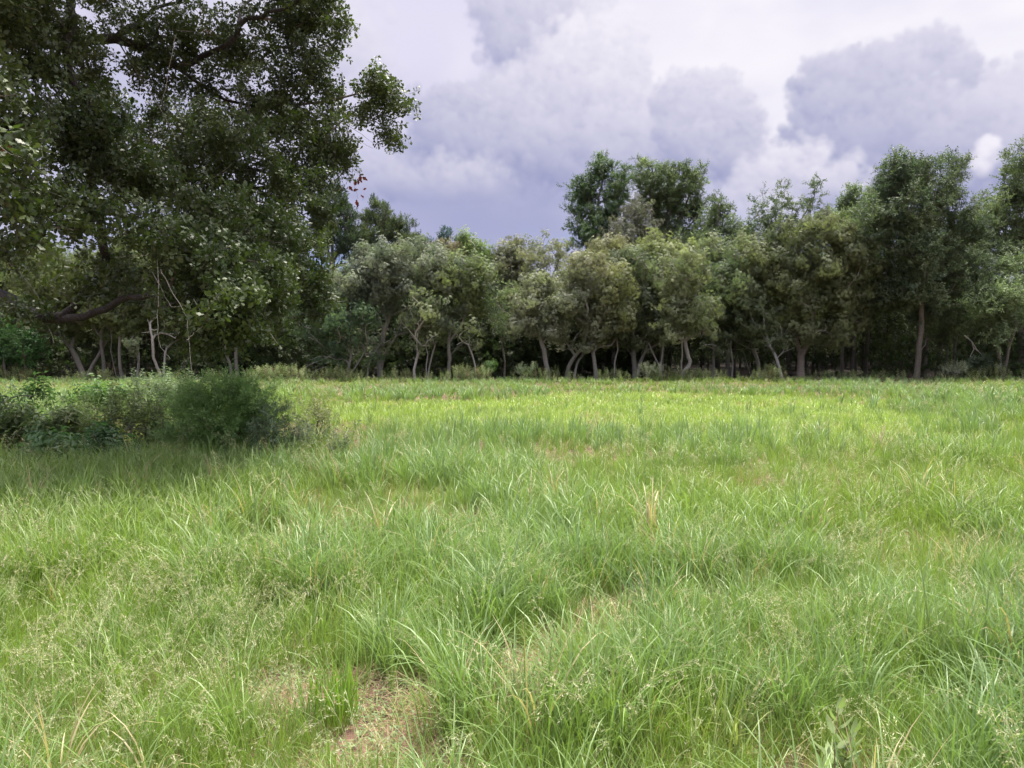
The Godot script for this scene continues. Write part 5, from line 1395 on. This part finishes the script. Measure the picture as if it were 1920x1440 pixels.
func the_oak() -> void:
	var o := tree("oak_tree", "large old oak whose lobed dark leaves and black limbs hang over the left side", "tree", "", OAK, Vector3(-9, 0, -11.2), [[0, -0.1, 0, -0.05, 1.2, 0, 0.1, 2.5, 0.1, 0.3, 4.2, 0.2, 0.5, 6.1, 0, 0.64, 7.81, -0.3],
		[0.1, 2.5, 0.1, 1.36, 3.23, 0.6, 2.27, 2.83, 1, 2.7, 2.54, 1.2, 2.96, 2.24, 1.3, 3.25, 2.03, 1.4, 3.63, 1.96, 1.6],
		[0.1, 2.5, 0.1, 1.12, 2.58, 0.5, 2.25, 2.34, 1, 2.62, 2.17, 1.2, 2.92, 2.05, 1.3, 3.7, 2.04, 1.6, 4.07, 2.13, 1.8, 4.43, 2.26, 2],
		[2.92, 2.05, 1.3, 3.16, 1.9, 1.5, 3.35, 1.69, 1.7],
		[0.25, 3.6, 0.2, 1.09, 3.94, 0.3, 2.04, 3.84, 0.6, 2.69, 3.77, 0.6, 3.33, 3.55, 0.6, 4.03, 3.92, 0.2, 4.79, 4.26, -0.2, 5.51, 4.2, -0.4, 6.03, 3.89, -0.2],
		[0.3, 4, 0.2, 0.7, 5.29, 0.2, 1.39, 5.73, 0.2, 2.24, 5.93, 0.2, 2.77, 5.86, 0.2, 3.29, 6.1, -0.1, 4.04, 5.8, -0.4, 4.59, 5.42, -0.8, 5.29, 5.46, -1.2, 6.08, 5.61, -1.4, 6.69, 5.77, -1.4, 7.16, 5.69, -1.4],
		[3.29, 6.1, -0.1, 3.53, 5.73, 0, 4.15, 4.93, 0.4, 4.49, 4.42, 0.7],
		[0.64, 7.81, -0.3, 1.76, 8.94, -0.8, 3.13, 9.16, -1.3, 4.67, 8.23, -1.4, 5.59, 7.32, -1.4, 6.01, 6.65, -1.4],
		[0.25, 3.6, 0.2, 1.25, 3.85, 1.9, 2.96, 3.87, 3, 4.38, 3.45, 4, 5.01, 3.1, 4.5],
		[2.96, 3.87, 3, 3.9, 3.06, 3.2, 4.55, 2.84, 3.2, 5.23, 2.76, 3, 5.71, 2.5, 2.8, 6.04, 2.25, 2.6],
		[3.33, 3.55, 0.6, 4.43, 3.2, 0.8, 5.36, 3.08, 0.6, 5.9, 2.99, 0.2, 6.22, 2.63, 0],
		[0.3, 4.2, 0.2, -0.48, 6.78, -1.3, 0.49, 8.14, -2.8, 1.88, 7.61, -3.8, 3.3, 6.36, -4.3]],
		[4.57, 3.28, 4.3, 0.26, 0.53, 0.5, 4.6, 2.77, 4, 0.35, 0.3, 0.5, 4.38, 3.97, 3.9, 0.3, 0.45, 0.5, 4.1, 4.57, 3.6, 0.32, 0.37, 0.6, 4.45, 3.11, 3.2, 0.44, 0.33, 0.6, 4.83, 2.85, 3.1, 0.45, 0.31, 0.6, 5.24, 2.83, 2.9, 0.46, 0.34, 0.6, 4.33, 3.78, 2.2, 0.56, 0.44, 0.7, 4.07, 3.98, 2.6, 0.48, 0.42, 0.6, 5.67, 2.68, 2.7, 0.41, 0.35, 0.6, 5.93, 2.15, 2.8, 0.41, 0.35, 0.6, 5.32, 2.16, 2.6, 0.42, 0.3, 0.6, 6.09, 2.45, 2, 0.45, 0.38, 0.6, 5.39, 3.24, 1.8, 0.52, 0.39, 0.7, 6.03, 2.81, 0.4, 0.42, 0.52, 0.8, 6.19, 2.31, 0.2, 0.27, 0.38, 0.6, 6.02, 2.03, 1.4, 0.34, 0.24, 0.6, 5.95, 1.87, 2.2, 0.31, 0.21, 0.5, 5.57, 1.69, 2.5, 0.22, 0.2, 0.35, 4.35, 3.99, 0.4, 0.67, 0.45, 0.9, 4.98, 4.32, -0.1, 0.7, 0.47, 0.9, 5.62, 4.06, -0.3, 0.56, 0.48, 0.8, 5.67, 4.95, -1, 0.59, 0.59, 1, 6.21, 5, -1.2, 0.31, 0.52, 0.7, 5.01, 5.44, -1, 0.76, 0.51, 1, 5.86, 5.95, -1.3, 0.52, 0.52, 0.9, 5.59, 6.82, -1.4, 0.79, 0.52, 1, 6.02, 6.99, -1.4, 0.35, 0.44, 0.8, 4.58, 6.45, -1.1, 0.77, 0.51, 1, 3.95, 5.63, -0.6, 0.65, 0.41, 0.9, 3.66, 6.33, -0.4, 0.72, 0.4, 0.9, 2.84, 5.65, 0, 0.7, 0.31, 0.8, 2.3, 6.31, 0.2, 0.76, 0.3, 0.8, 6.99, 5.77, -1.4, 0.28, 0.3, 0.45, 7.24, 5.48, -1.4, 0.24, 0.21, 0.4, 6.77, 5.9, -1.4, 0.23, 0.23, 0.4, 7.07, 5.1, -1.4, 0.17, 0.3, 0.3, 6.68, 5.39, -1.4, 0.19, 0.23, 0.4, 6.04, 4.25, -0.8, 0.42, 0.33, 0.7, 6.31, 4.64, -1.1, 0.2, 0.26, 0.4, 6.14, 3.61, -0.4, 0.24, 0.32, 0.6, 3.98, 2.49, 1.6, 0.73, 0.27, 0.8, 2.91, 2.03, 1.4, 0.41, 0.16, 0.5, 2.41, 2.89, 1, 0.42, 0.28, 0.6, 2.46, 5.39, -2.3, 1.5, 0.65, 1.2, 4.55, 3.66, -2.3, 1.03, 0.56, 1.2, 2.05, 8.18, -0.3, 1.59, 0.88, 2, 3.88, 8.75, -1.3, 1.56, 1.04, 2, 5.52, 8.15, -1.4, 0.96, 0.79, 1.5, -0.03, 5.73, 0.2, 1.14, 1.14, 2, 0.06, 7.9, 0.2, 1.14, 0.76, 1.6, 0.58, 2.31, 0.2, 0.61, 0.38, 1, 2.25, 10.53, -1.3, 1.73, 1.04, 2, 3.65, 3.65, 3.8, 0.46, 0.61, 0.7, 5.3, 6.35, 2.2, 0.69, 0.56, 0.9, 6.06, 6.55, 1.7, 0.66, 0.53, 0.9, 6.57, 6.74, 1.2, 0.55, 0.48, 0.9, 4.94, 6.26, 2.7, 0.71, 0.53, 0.9, 5.58, 7.72, 1.2, 0.9, 0.69, 1.2, 6.49, 7.83, 0.2, 0.69, 0.61, 1, 4.64, 5.78, 3.2, 0.66, 0.55, 0.9, 4.14, 5.08, 4, 0.5, 0.45, 0.8, 3.53, 6.46, 3.2, 0.94, 0.72, 1.1, 4.34, 7.09, 2.6, 0.89, 0.71, 1.1, 3.25, 5.27, 3.6, 0.58, 0.68, 0.9, 4.19, 4.94, 3.3, 0.49, 0.33, 0.7, 4.48, 4.17, 2.9, 0.46, 0.34, 0.6, 5.17, 4.46, 0.8, 0.65, 0.43, 0.8, 4.4, 3.73, 1.6, 0.6, 0.4, 0.7, 5.78, 3.17, 1, 0.49, 0.35, 0.6, 6.17, 6.65, 0.7, 0.36, 0.29, 0.7], 0.2, {"own_leaves": true, "twig_bark": mat_bark(Color(0.09, 0.08, 0.07), Color(0.3, 0.27, 0.24), 3.0)})  # lobes above the view were added to keep sun off the leaves below
	var twigs := [[5.25, 2.59, 3, 5.35, 2.24, 3.2, 5.37, 1.85, 3.3, 5.39, 1.69, 3.3, 5.54, 1.54, 3.4],
		[5.37, 1.84, 3.3, 5.29, 1.82, 3.3, 5.21, 1.81, 3.3],
		[5.37, 2.46, 3.2, 5.5, 2.21, 3.2, 5.67, 1.96, 3.3, 5.73, 1.69, 3.4, 5.8, 1.42, 3.5],
		[5.72, 1.73, 3.4, 5.81, 1.82, 3.4, 5.92, 1.87, 3.5],
		[3.88, 5.25, 2.7, 4.22, 5.03, 2.7, 4.3, 4.86, 2.7, 4.41, 4.66, 2.7],
		[4.11, 5.24, 2.6, 4.1, 4.94, 2.7, 3.96, 4.92, 2.7],
		[5.16, 2.53, 3, 5.4, 2.13, 3.1, 5.48, 2.08, 3.1, 5.6, 2.09, 3.1],
		[4.54, 3.21, 4.4, 4.65, 3.08, 4.4, 4.76, 2.94, 4.4],
		[6.27, 5.24, -1.3, 6.48, 4.99, -1.3, 6.78, 4.82, -1.3],
		[6.36, 5.2, -1.3, 6.61, 5.03, -1.3, 6.82, 4.86, -1.3],
		[6.32, 5.32, -1.3, 6.44, 4.69, -1.3, 6.47, 4.33, -1.2, 6.55, 4, -1.2],
		[5.29, 2.71, 2.9, 5.23, 2.65, 3, 5.03, 2.62, 3, 4.8, 2.61, 3],
		[5.16, 4.21, 0.4, 4.9, 3.97, 0.5, 4.53, 3.82, 0.5],
		[6.26, 1.69, 2.2, 6.17, 1.82, 2.2, 5.92, 2.01, 2.1, 5.7, 2.14, 2],
		[4.3, 6.02, 0.2, 4.23, 5.22, 0.4, 4.19, 4.9, 0.5],
		[5.01, 6.18, -0.8, 4.91, 5.55, -0.6, 4.97, 5.09, -0.5]]
	var red := [6.5, 4.21, -1.2, 6.56, 4.15, -1.2, 6.62, 4.25, -1.2, 6.54, 4.33, -1.2, 6.59, 4.07, -1.2, 6.52, 4, -1.2, 6.66, 4.18, -1.2, 6.71, 4.29, -1.2, 6.47, 4.12, -1.2, 6.55, 3.96, -1.2, 6.63, 4.08, -1.2, 6.58, 4.4, -1.2]
	finish_oak(o, twigs, red)


func shrubs() -> void:
	tree("round_bush", "large round dense dark green bush with fine leaves under the oak", "bush", "brush under the oak", BUSH, Vector3(-3.97, 0, -10.9), [[0, -0.08, 0, -0.08, 0.2, 0.26, -0.36, 0.32, -0.02], [-0.2, -0.08, -0.06, -0.24, 0.2, -0.13, -0.21, 0.43, -0.01], [-0.1, -0.08, -0.1, -0.26, 0.19, -0.07, -0.5, 0.37, -0.24], [-0.15, -0.08, 0.12, -0.27, 0.12, -0.22, -0.29, 0.26, -0.31], [-0.31, -0.08, -0.27, -0.27, 0.17, 0.11, -0.35, 0.33, 0.2], [-0.09, -0.08, -0.07, -0.19, 0.3, 0, -0.28, 0.62, 0.11], [-0.1, -0.08, 0.26, -0.17, 0.22, -0.16, -0.13, 0.45, -0.3]],
		[-0.27, 0.76, 0, 0.57, 0.39, 0.6, 0.11, 0.76, 0, 0.53, 0.38, 0.6, -0.07, 1.01, 0, 0.45, 0.23, 0.5, -0.43, 0.38, 0, 0.54, 0.39, 0.6, 0.1, 0.3, 0, 0.57, 0.36, 0.6, -0.73, 0.63, -0.1, 0.27, 0.32, 0.5], 0.030, {"plant": true, "wobble": 0.01, "points": 0.8})
	tree("trailing_bush", "lower arching grey green bush joined to the right of the round bush", "bush", "brush under the oak", BUSH, Vector3(-3.31, 0, -10.6), [[0, -0.08, 0, 0.04, 0.08, -0.29, 0.22, 0.22, -0.12], [0.17, -0.08, 0.23, 0.04, 0.09, -0.13, 0.08, 0.23, 0.08], [-0.02, -0.08, 0.22, 0.03, 0.14, 0.27, -0.02, 0.2, -0.02], [-0.17, -0.08, -0.28, -0.22, 0.07, -0.19, -0.14, 0.23, 0.27], [-0.06, -0.08, -0.23, 0.1, 0.15, -0.01, 0.23, 0.31, 0.11]],
		[-0.15, 0.52, 0, 0.29, 0.32, 0.5, 0.06, 0.3, 0, 0.32, 0.25, 0.5], 0.022, {"plant": true, "wobble": 0.01, "points": 0.7, "tint": Color(0.089, 0.138, 0.079), "tint2": Color(0.145, 0.196, 0.115)})
	tree("leafy_weed", "bright green broad leaved weed at the back of the brush, left", "bush", "brush under the oak", BROAD, Vector3(-7.9, 0, -14.8), [[0, -0.08, 0, 0.05, 0.16, 0.28, -0.24, 0.26, -0.06], [0.01, -0.08, 0.13, -0.07, 0.16, 0.19, -0.19, 0.3, 0.19], [-0.24, -0.08, -0.11, -0.33, 0.1, -0.29, -0.13, 0.27, 0.06], [-0.08, -0.08, -0.01, -0.17, 0.07, -0.25, 0.05, 0.19, 0.11], [-0.12, -0.08, -0.26, 0.06, 0.15, 0.05, 0.18, 0.31, 0.22]],
		[-0.21, 0.64, 0, 0.31, 0.2, 0.5, 0.14, 0.59, 0, 0.35, 0.18, 0.5, 0.4, 0.64, 0, 0.23, 0.16, 0.5], 0.031, {"plant": true, "wobble": 0.01, })
	tree("leafy_weed", "pale green leafy weeds in front of the crooked white trunk", "bush", "brush under the oak", WEED, Vector3(-6.87, 0, -15), [[0, -0.08, 0, 0.11, 0.19, 0.21, 0.15, 0.36, 0.28], [-0.27, -0.08, -0.21, -0.17, 0.18, -0.19, -0.01, 0.4, -0.03], [-0.2, -0.08, -0.25, -0.25, 0.2, -0.19, -0.25, 0.43, -0.03], [-0.06, -0.08, 0.1, -0.06, 0.11, -0.04, 0.02, 0.22, -0.04], [0.08, -0.08, 0.09, -0.01, 0.22, 0.1, -0.08, 0.43, 0.13]],
		[-0.31, 0.68, 0, 0.35, 0.25, 0.5, 0.11, 0.73, 0, 0.35, 0.25, 0.5, 0.42, 0.63, 0, 0.27, 0.27, 0.5], 0.031, {"plant": true, "wobble": 0.01, "tint": Color(0.134, 0.196, 0.101), "tint2": Color(0.212, 0.287, 0.172)})
	tree("flowering_weed", "grey green weeds with whitish tops left of the round bush", "bush", "brush under the oak", WEED, Vector3(-5.83, 0, -12.2), [[0, -0.08, 0, -0.05, 0.15, 0.04, -0.32, 0.25, -0.38], [0.14, -0.08, 0.26, 0.08, 0.12, 0.03, 0.09, 0.22, -0.04], [-0.13, -0.08, 0.04, -0.01, 0.08, 0.02, -0.05, 0.11, -0.35], [-0.06, -0.08, -0.23, -0.15, 0.13, -0.05, -0.22, 0.29, 0.17], [0.05, -0.08, 0.14, -0.08, 0.08, -0.2, -0.06, 0.17, -0.25]],
		[-0.4, 0.48, 0, 0.42, 0.42, 0.5, 0.02, 0.52, 0, 0.39, 0.41, 0.5, 0.32, 0.4, 0, 0.34, 0.41, 0.5, -0.71, 0.27, 0, 0.37, 0.34, 0.5, -1.21, 0.41, -0.3, 0.35, 0.29, 0.5], 0.025, {"plant": true, "wobble": 0.01, "tint": Color(0.12, 0.17, 0.07), "tint2": Color(0.19, 0.24, 0.11)})
	tree("briar_bush", "dark green bramble with reddish gaps at the left edge", "bush", "brush under the oak", BROAD, Vector3(-7.83, 0, -12.2), [[0, -0.08, 0, -0.09, 0.04, -0.2, -0.05, 0.1, -0.2], [0.12, -0.08, 0.08, -0.19, 0.01, -0.28, 0.13, 0.14, 0.34], [0.14, -0.08, -0.01, 0.13, 0.09, -0.11, 0.08, 0.17, -0.26], [0.02, -0.08, -0.08, 0.02, 0.04, -0.28, 0.25, 0.14, -0.1], [-0.19, -0.08, -0.24, -0.03, 0.04, -0.19, 0.17, 0.12, -0.06]],
		[-0.23, 0.31, 0, 0.42, 0.37, 0.6, 0.2, 0.35, 0, 0.42, 0.34, 0.6, 0.62, 0.27, 0, 0.37, 0.34, 0.5, -0.74, 0.31, 0, 0.42, 0.37, 0.6, 0.96, 0.14, 0, 0.3, 0.29, 0.5], 0.025, {"plant": true, "wobble": 0.01, "tint": Color(0.067, 0.115, 0.043), "tint2": Color(0.134, 0.172, 0.057)})
	tree("sprig", "thin dark sprig with paired leaves rising before the bright strip of grass", "bush", "brush under the oak", BROAD, Vector3(-8.36, 0, -12.8), [[0, -0.08, 0, -0.14, 0.2, -0.16, -0.01, 0.45, 0.1], [-0.18, -0.08, -0.26, 0.04, 0.08, -0.08, 0.34, 0.21, 0.21], [-0.1, -0.08, -0.16, -0.07, 0.18, -0.09, 0.02, 0.4, 0.07]],
		[0.01, 0.66, 0, 0.18, 0.12, 0.5, 0.35, 0.73, 0, 0.11, 0.12, 0.5], 0.018, {"plant": true, "wobble": 0.01, "points": 0.3, "tint": Color(0.056, 0.115, 0.043), "tint2": Color(0.089, 0.161, 0.057)})
	tree("leafy_weed", "dark green broad leaved weeds at the foot of the flowering ones", "bush", "brush under the oak", BROAD, Vector3(-5.88, 0, -10.4), [[0, -0.08, 0, -0.04, 0.01, -0.19, -0.07, 0.03, -0.39], [0.36, -0.08, 0.27, 0.16, 0.05, 0, 0.03, 0.09, -0.13], [0.01, -0.08, -0.04, -0.07, 0.02, -0.16, 0.02, 0.08, -0.01], [0.13, -0.08, 0.14, -0.06, 0.03, 0, -0.01, 0.1, 0.26], [0.22, -0.08, 0.02, 0.21, 0.03, -0.09, 0.5, 0.13, 0.33]],
		[-0.28, 0.18, 0, 0.36, 0.23, 0.5, 0.16, 0.22, 0, 0.36, 0.23, 0.5, 0.48, 0.12, 0, 0.32, 0.19, 0.5], 0.022, {"plant": true, "wobble": 0.01, "tint": Color(0.056, 0.127, 0.050), "tint2": Color(0.100, 0.184, 0.072)})
	tree("silver_weed", "whitish silver leaved weed clump lowest at the left of the brush", "bush", "brush under the oak", WEED, Vector3(-6.09, 0, -10.2), [[0, -0.08, 0, -0.02, -0.01, -0.17, 0.1, 0.01, -0.1], [0.1, -0.08, 0.29, -0.12, -0.01, -0.2, -0.14, -0.02, -0.37], [-0.17, -0.08, -0.08, -0.08, 0.01, -0.04, 0.1, 0.05, 0.16], [-0.22, -0.08, -0.26, -0.11, 0.03, 0.1, -0.24, 0.03, 0.05], [0.1, -0.08, 0.16, -0.1, 0.02, -0.01, -0.01, 0.08, 0.31]],
		[-0.24, 0.07, 0, 0.25, 0.18, 0.5, 0.04, 0.03, 0, 0.24, 0.18, 0.5, -0.42, -0.08, 0, 0.21, 0.14, 0.5], 0.014, {"plant": true, "wobble": 0.01, "tint": Color(0.15, 0.20, 0.11), "tint2": Color(0.24, 0.28, 0.17)})
	tree("leafy_weed", "green brown weeds between the flowering ones and the round bush", "bush", "brush under the oak", BROAD, Vector3(-5.17, 0, -12), [[0, -0.08, 0, -0.1, 0.04, 0.12, -0.28, 0.05, 0.08], [-0.09, -0.08, 0.08, -0.03, 0.05, 0.1, -0.16, 0.02, -0.33], [-0.08, -0.08, 0.08, 0.02, 0.07, 0.26, 0.07, 0.11, 0.31], [-0.31, -0.08, -0.26, -0.23, 0.01, -0.17, -0.22, 0.04, -0.23], [-0.13, -0.08, -0.05, 0.03, 0.06, 0.19, -0.18, 0.02, -0.39]],
		[-0.35, 0.12, 0, 0.33, 0.28, 0.5, -0.06, 0, 0, 0.3, 0.22, 0.5, -0.44, -0.13, 0, 0.25, 0.17, 0.5], 0.025, {"plant": true, "wobble": 0.01, "tint": Color(0.078, 0.115, 0.050), "tint2": Color(0.145, 0.172, 0.086)})
	tree("silver_weed", "pale grey leaved weeds at the right foot of the round bush", "bush", "brush under the oak", WEED, Vector3(-3.4, 0, -10.4), [[0, -0.08, 0, 0.17, 0, -0.02, 0.46, 0.06, 0.35], [0.1, -0.08, -0.13, 0.28, 0.03, 0.14, 0.38, 0.03, 0.14], [0.02, -0.08, -0.05, 0.2, 0.05, 0.3, 0.17, 0.01, -0.02], [-0.03, -0.08, -0.25, -0.01, -0.03, -0.19, 0.03, 0, -0.09], [0.04, -0.08, -0.07, 0.08, -0.02, -0.14, 0.11, -0.03, -0.29]],
		[-0.26, 0, 0, 0.26, 0.12, 0.5, 0.14, 0.03, 0, 0.29, 0.12, 0.5], 0.014, {"plant": true, "wobble": 0.01, "tint": Color(0.15, 0.20, 0.11), "tint2": Color(0.24, 0.28, 0.17)})
	tree("silver_weed", "loose patch of grey leaved weeds right of the trailing bush", "bush", "brush under the oak", WEED, Vector3(-2.66, 0, -11), [[0, -0.08, 0, -0.01, 0.1, 0.28, -0.18, 0.11, -0.06], [-0.01, -0.08, 0.13, -0.08, 0.09, 0.19, -0.17, 0.15, 0.19], [-0.16, -0.08, -0.11, -0.2, 0.02, -0.29, -0.11, 0.13, 0.06], [-0.06, -0.08, -0.01, -0.09, 0, -0.25, 0.02, 0.1, 0.11], [-0.05, -0.08, -0.26, 0.04, 0.07, 0.05, 0.09, 0.16, 0.22]],
		[-0.28, 0.29, 0, 0.27, 0.14, 0.5, 0.06, 0.19, 0, 0.27, 0.11, 0.5], 0.015, {"plant": true, "wobble": 0.01, "points": 0.7, "tint": Color(0.15, 0.20, 0.11), "tint2": Color(0.24, 0.28, 0.17)})
	tree("tan_grass", "tuft of tall tan grass behind the trailing bush", "bush", "brush under the oak", WEED, Vector3(-3.48, 0, -13.5), [[0, -0.08, 0, 0.15, 0.14, -0.03, 0.25, 0.26, -0.29], [0.07, -0.08, -0.22, 0.11, 0.15, 0.26, -0.06, 0.24, -0.04], [0.08, -0.08, 0.11, 0.04, 0.11, -0.26, 0.13, 0.28, -0.05], [0.03, -0.08, -0.16, 0.21, 0.13, 0.07, 0.3, 0.22, -0.13], [0.08, -0.08, -0.08, -0.06, 0.08, -0.22, -0.1, 0.21, -0.01]],
		[-0.08, 0.5, 0, 0.37, 0.22, 0.5, 0.2, 0.4, 0, 0.28, 0.19, 0.5], 0.019, {"plant": true, "wobble": 0.01, "points": 0.6, "tint": Color(0.2, 0.24, 0.10), "tint2": Color(0.28, 0.30, 0.14)})
	tree("leafy_weed", "small bright green bush at the tree line beside the leaning trunk", "bush", "weeds at the foot of the tree line", BROAD, Vector3(-1.05, 0, -35.5), [[0, -0.08, 0, 0.05, 0.12, -0.28, 0.1, 0.26, -0.13], [0.02, -0.08, 0.28, 0.01, 0.1, -0.11, 0.02, 0.21, 0.1], [0.04, -0.08, 0.02, 0.04, 0.11, -0.3, 0.04, 0.22, -0.4]],
		[-0.01, 0.54, 0, 0.3, 0.28, 0.5], 0.017, {"plant": true, "wobble": 0.01, })
	tree("flowering_weed", "white flecked weeds at the tree line before the many limbed mesquite", "bush", "weeds at the foot of the tree line", WEED, Vector3(6.22, 0, -35), [[0, -0.08, 0, 0.04, 0.07, -0.03, 0.08, 0.14, -0.04], [-0.1, -0.08, 0.02, -0.21, 0.07, 0.09, -0.32, 0.15, 0.19], [-0.02, -0.08, -0.02, -0.18, 0.09, 0.07, -0.36, 0.19, 0.35], [-0.12, -0.08, -0.07, -0.22, 0.13, 0.23, -0.22, 0.24, -0.07]],
		[-0.2, 0.36, 0, 0.33, 0.22, 0.5, 0.23, 0.41, 0, 0.27, 0.22, 0.5], 0.016, {"plant": true, "wobble": 0.01, "tint": Color(0.245, 0.287, 0.187), "tint2": Color(0.357, 0.391, 0.287)})
	tree("flowering_weed", "white flecked weeds at the tree line right of the thick elm trunk", "bush", "weeds at the foot of the tree line", WEED, Vector3(20.33, 0, -35), [[0, -0.08, 0, -0.18, 0.14, 0.28, -0.14, 0.26, 0.2], [-0.18, -0.08, 0.08, 0.11, 0.15, -0.27, 0.18, 0.31, -0.23], [-0.15, -0.08, 0.03, 0.04, 0.07, -0.08, 0.17, 0.15, -0.11], [-0.18, -0.08, 0.13, -0.27, 0.15, 0.17, -0.24, 0.29, -0.02]],
		[-0.32, 0.46, 0, 0.38, 0.24, 0.5, 0.16, 0.56, 0, 0.33, 0.22, 0.5], 0.016, {"plant": true, "wobble": 0.01, "tint": Color(0.245, 0.287, 0.187), "tint2": Color(0.357, 0.391, 0.287)})
	tree("leafy_weed", "low grey green bush beneath the pale dead branch", "bush", "weeds at the foot of the tree line", BROAD, Vector3(21.49, 0, -35.3), [[0, -0.08, 0, 0.06, 0.17, 0.07, 0.08, 0.35, 0.22], [0.16, -0.08, -0.11, 0.33, 0.15, -0.28, 0.14, 0.32, 0.12], [0.37, -0.08, -0.3, 0.09, 0.12, 0.1, 0.2, 0.23, -0.13], [0.14, -0.08, -0.09, -0.05, 0.12, 0.25, 0.29, 0.21, -0.27]],
		[-0.27, 0.79, 0, 0.55, 0.38, 0.5, 0.32, 0.69, 0, 0.6, 0.38, 0.5], 0.017, {"plant": true, "wobble": 0.01, "tint": Color(0.078, 0.115, 0.065), "tint2": Color(0.123, 0.161, 0.101)})
	tree("flowering_weed", "tall pale weeds at the tree line left of the leaning mid trunk", "bush", "weeds at the foot of the tree line", WEED, Vector3(0.65, 0, -35), [[0, -0.08, 0, 0.03, 0.07, -0.2, 0.06, 0.17, 0.15], [0.18, -0.08, -0.13, 0.11, 0.08, 0.14, 0.03, 0.16, 0.12], [0.01, -0.08, -0.09, -0.08, 0.12, -0.26, -0.19, 0.24, -0.39], [0.15, -0.08, -0.24, 0.05, 0.07, 0.07, -0.03, 0.13, 0.02]],
		[-0.29, 0.41, 0, 0.27, 0.24, 0.5, 0.32, 0.51, 0, 0.24, 0.27, 0.5], 0.016, {"plant": true, "wobble": 0.01, "tint": Color(0.223, 0.287, 0.158), "tint2": Color(0.335, 0.391, 0.244)})
	var snag := [[-0.23, 2.11, 0, 0.12, 1.82, 0, 0.23, 1.45, 0, 0.05, 1.08, 0], [0.12, 1.82, 0, 0.38, 1.43, 0, 0.78, 1.03, 0], [0.23, 1.52, 0, 0.53, 1.28, 0]]
	var snag_at := Vector3(20.98, 0, -35.4)
	dead_branch(snag, snag_at)


func _ready() -> void:
	# camera, sky, sun, exposure
	var cam := Camera3D.new()
	cam.name = "camera"
	cam.position = Vector3(0, 1.65, 0)
	cam.rotation_degrees.x = -2.9
	cam.fov = 53.0
	cam.near = 0.05
	cam.far = 1500.0
	add_child(cam)
	cam.current = true
	var env := Environment.new()
	env.background_mode = Environment.BG_SKY
	env.sky = make_sky()
	env.tonemap_mode = Environment.TONE_MAPPER_LINEAR
	env.tonemap_exposure = EXPOSURE
	env.sdfgi_enabled = true
	env.ssao_enabled = true
	env.ssil_enabled = true
	var we := WorldEnvironment.new()
	we.name = "environment"
	we.environment = env
	add_child(we)
	var sun := DirectionalLight3D.new()
	sun.name = "sun"
	sun.light_color = Color(1.0, 0.965, 0.91)
	sun.light_energy = 0.29
	sun.light_angular_distance = 26.0
	sun.shadow_enabled = true
	sun.look_at_from_position(Vector3.ZERO, -SUN_TO, Vector3.UP)
	add_child(sun)
	rough.seed = 2
	rough.frequency = 0.15
	patch.seed = 14
	patch.frequency = 0.06
	patch.fractal_octaves = 3
	fine.seed = 9
	fine.frequency = 0.12
	var t0 := Time.get_ticks_msec()
	make_ground()
	species()
	make_wood()
	understory()
	edge_weeds()
	trees_behind()
	trees_front()
	print("trees ", Time.get_ticks_msec() - t0)
	the_oak()
	shrubs()
	print("oak, shrubs ", Time.get_ticks_msec() - t0)
	make_grass()
	small_plants()
	print("grass ", Time.get_ticks_msec() - t0)
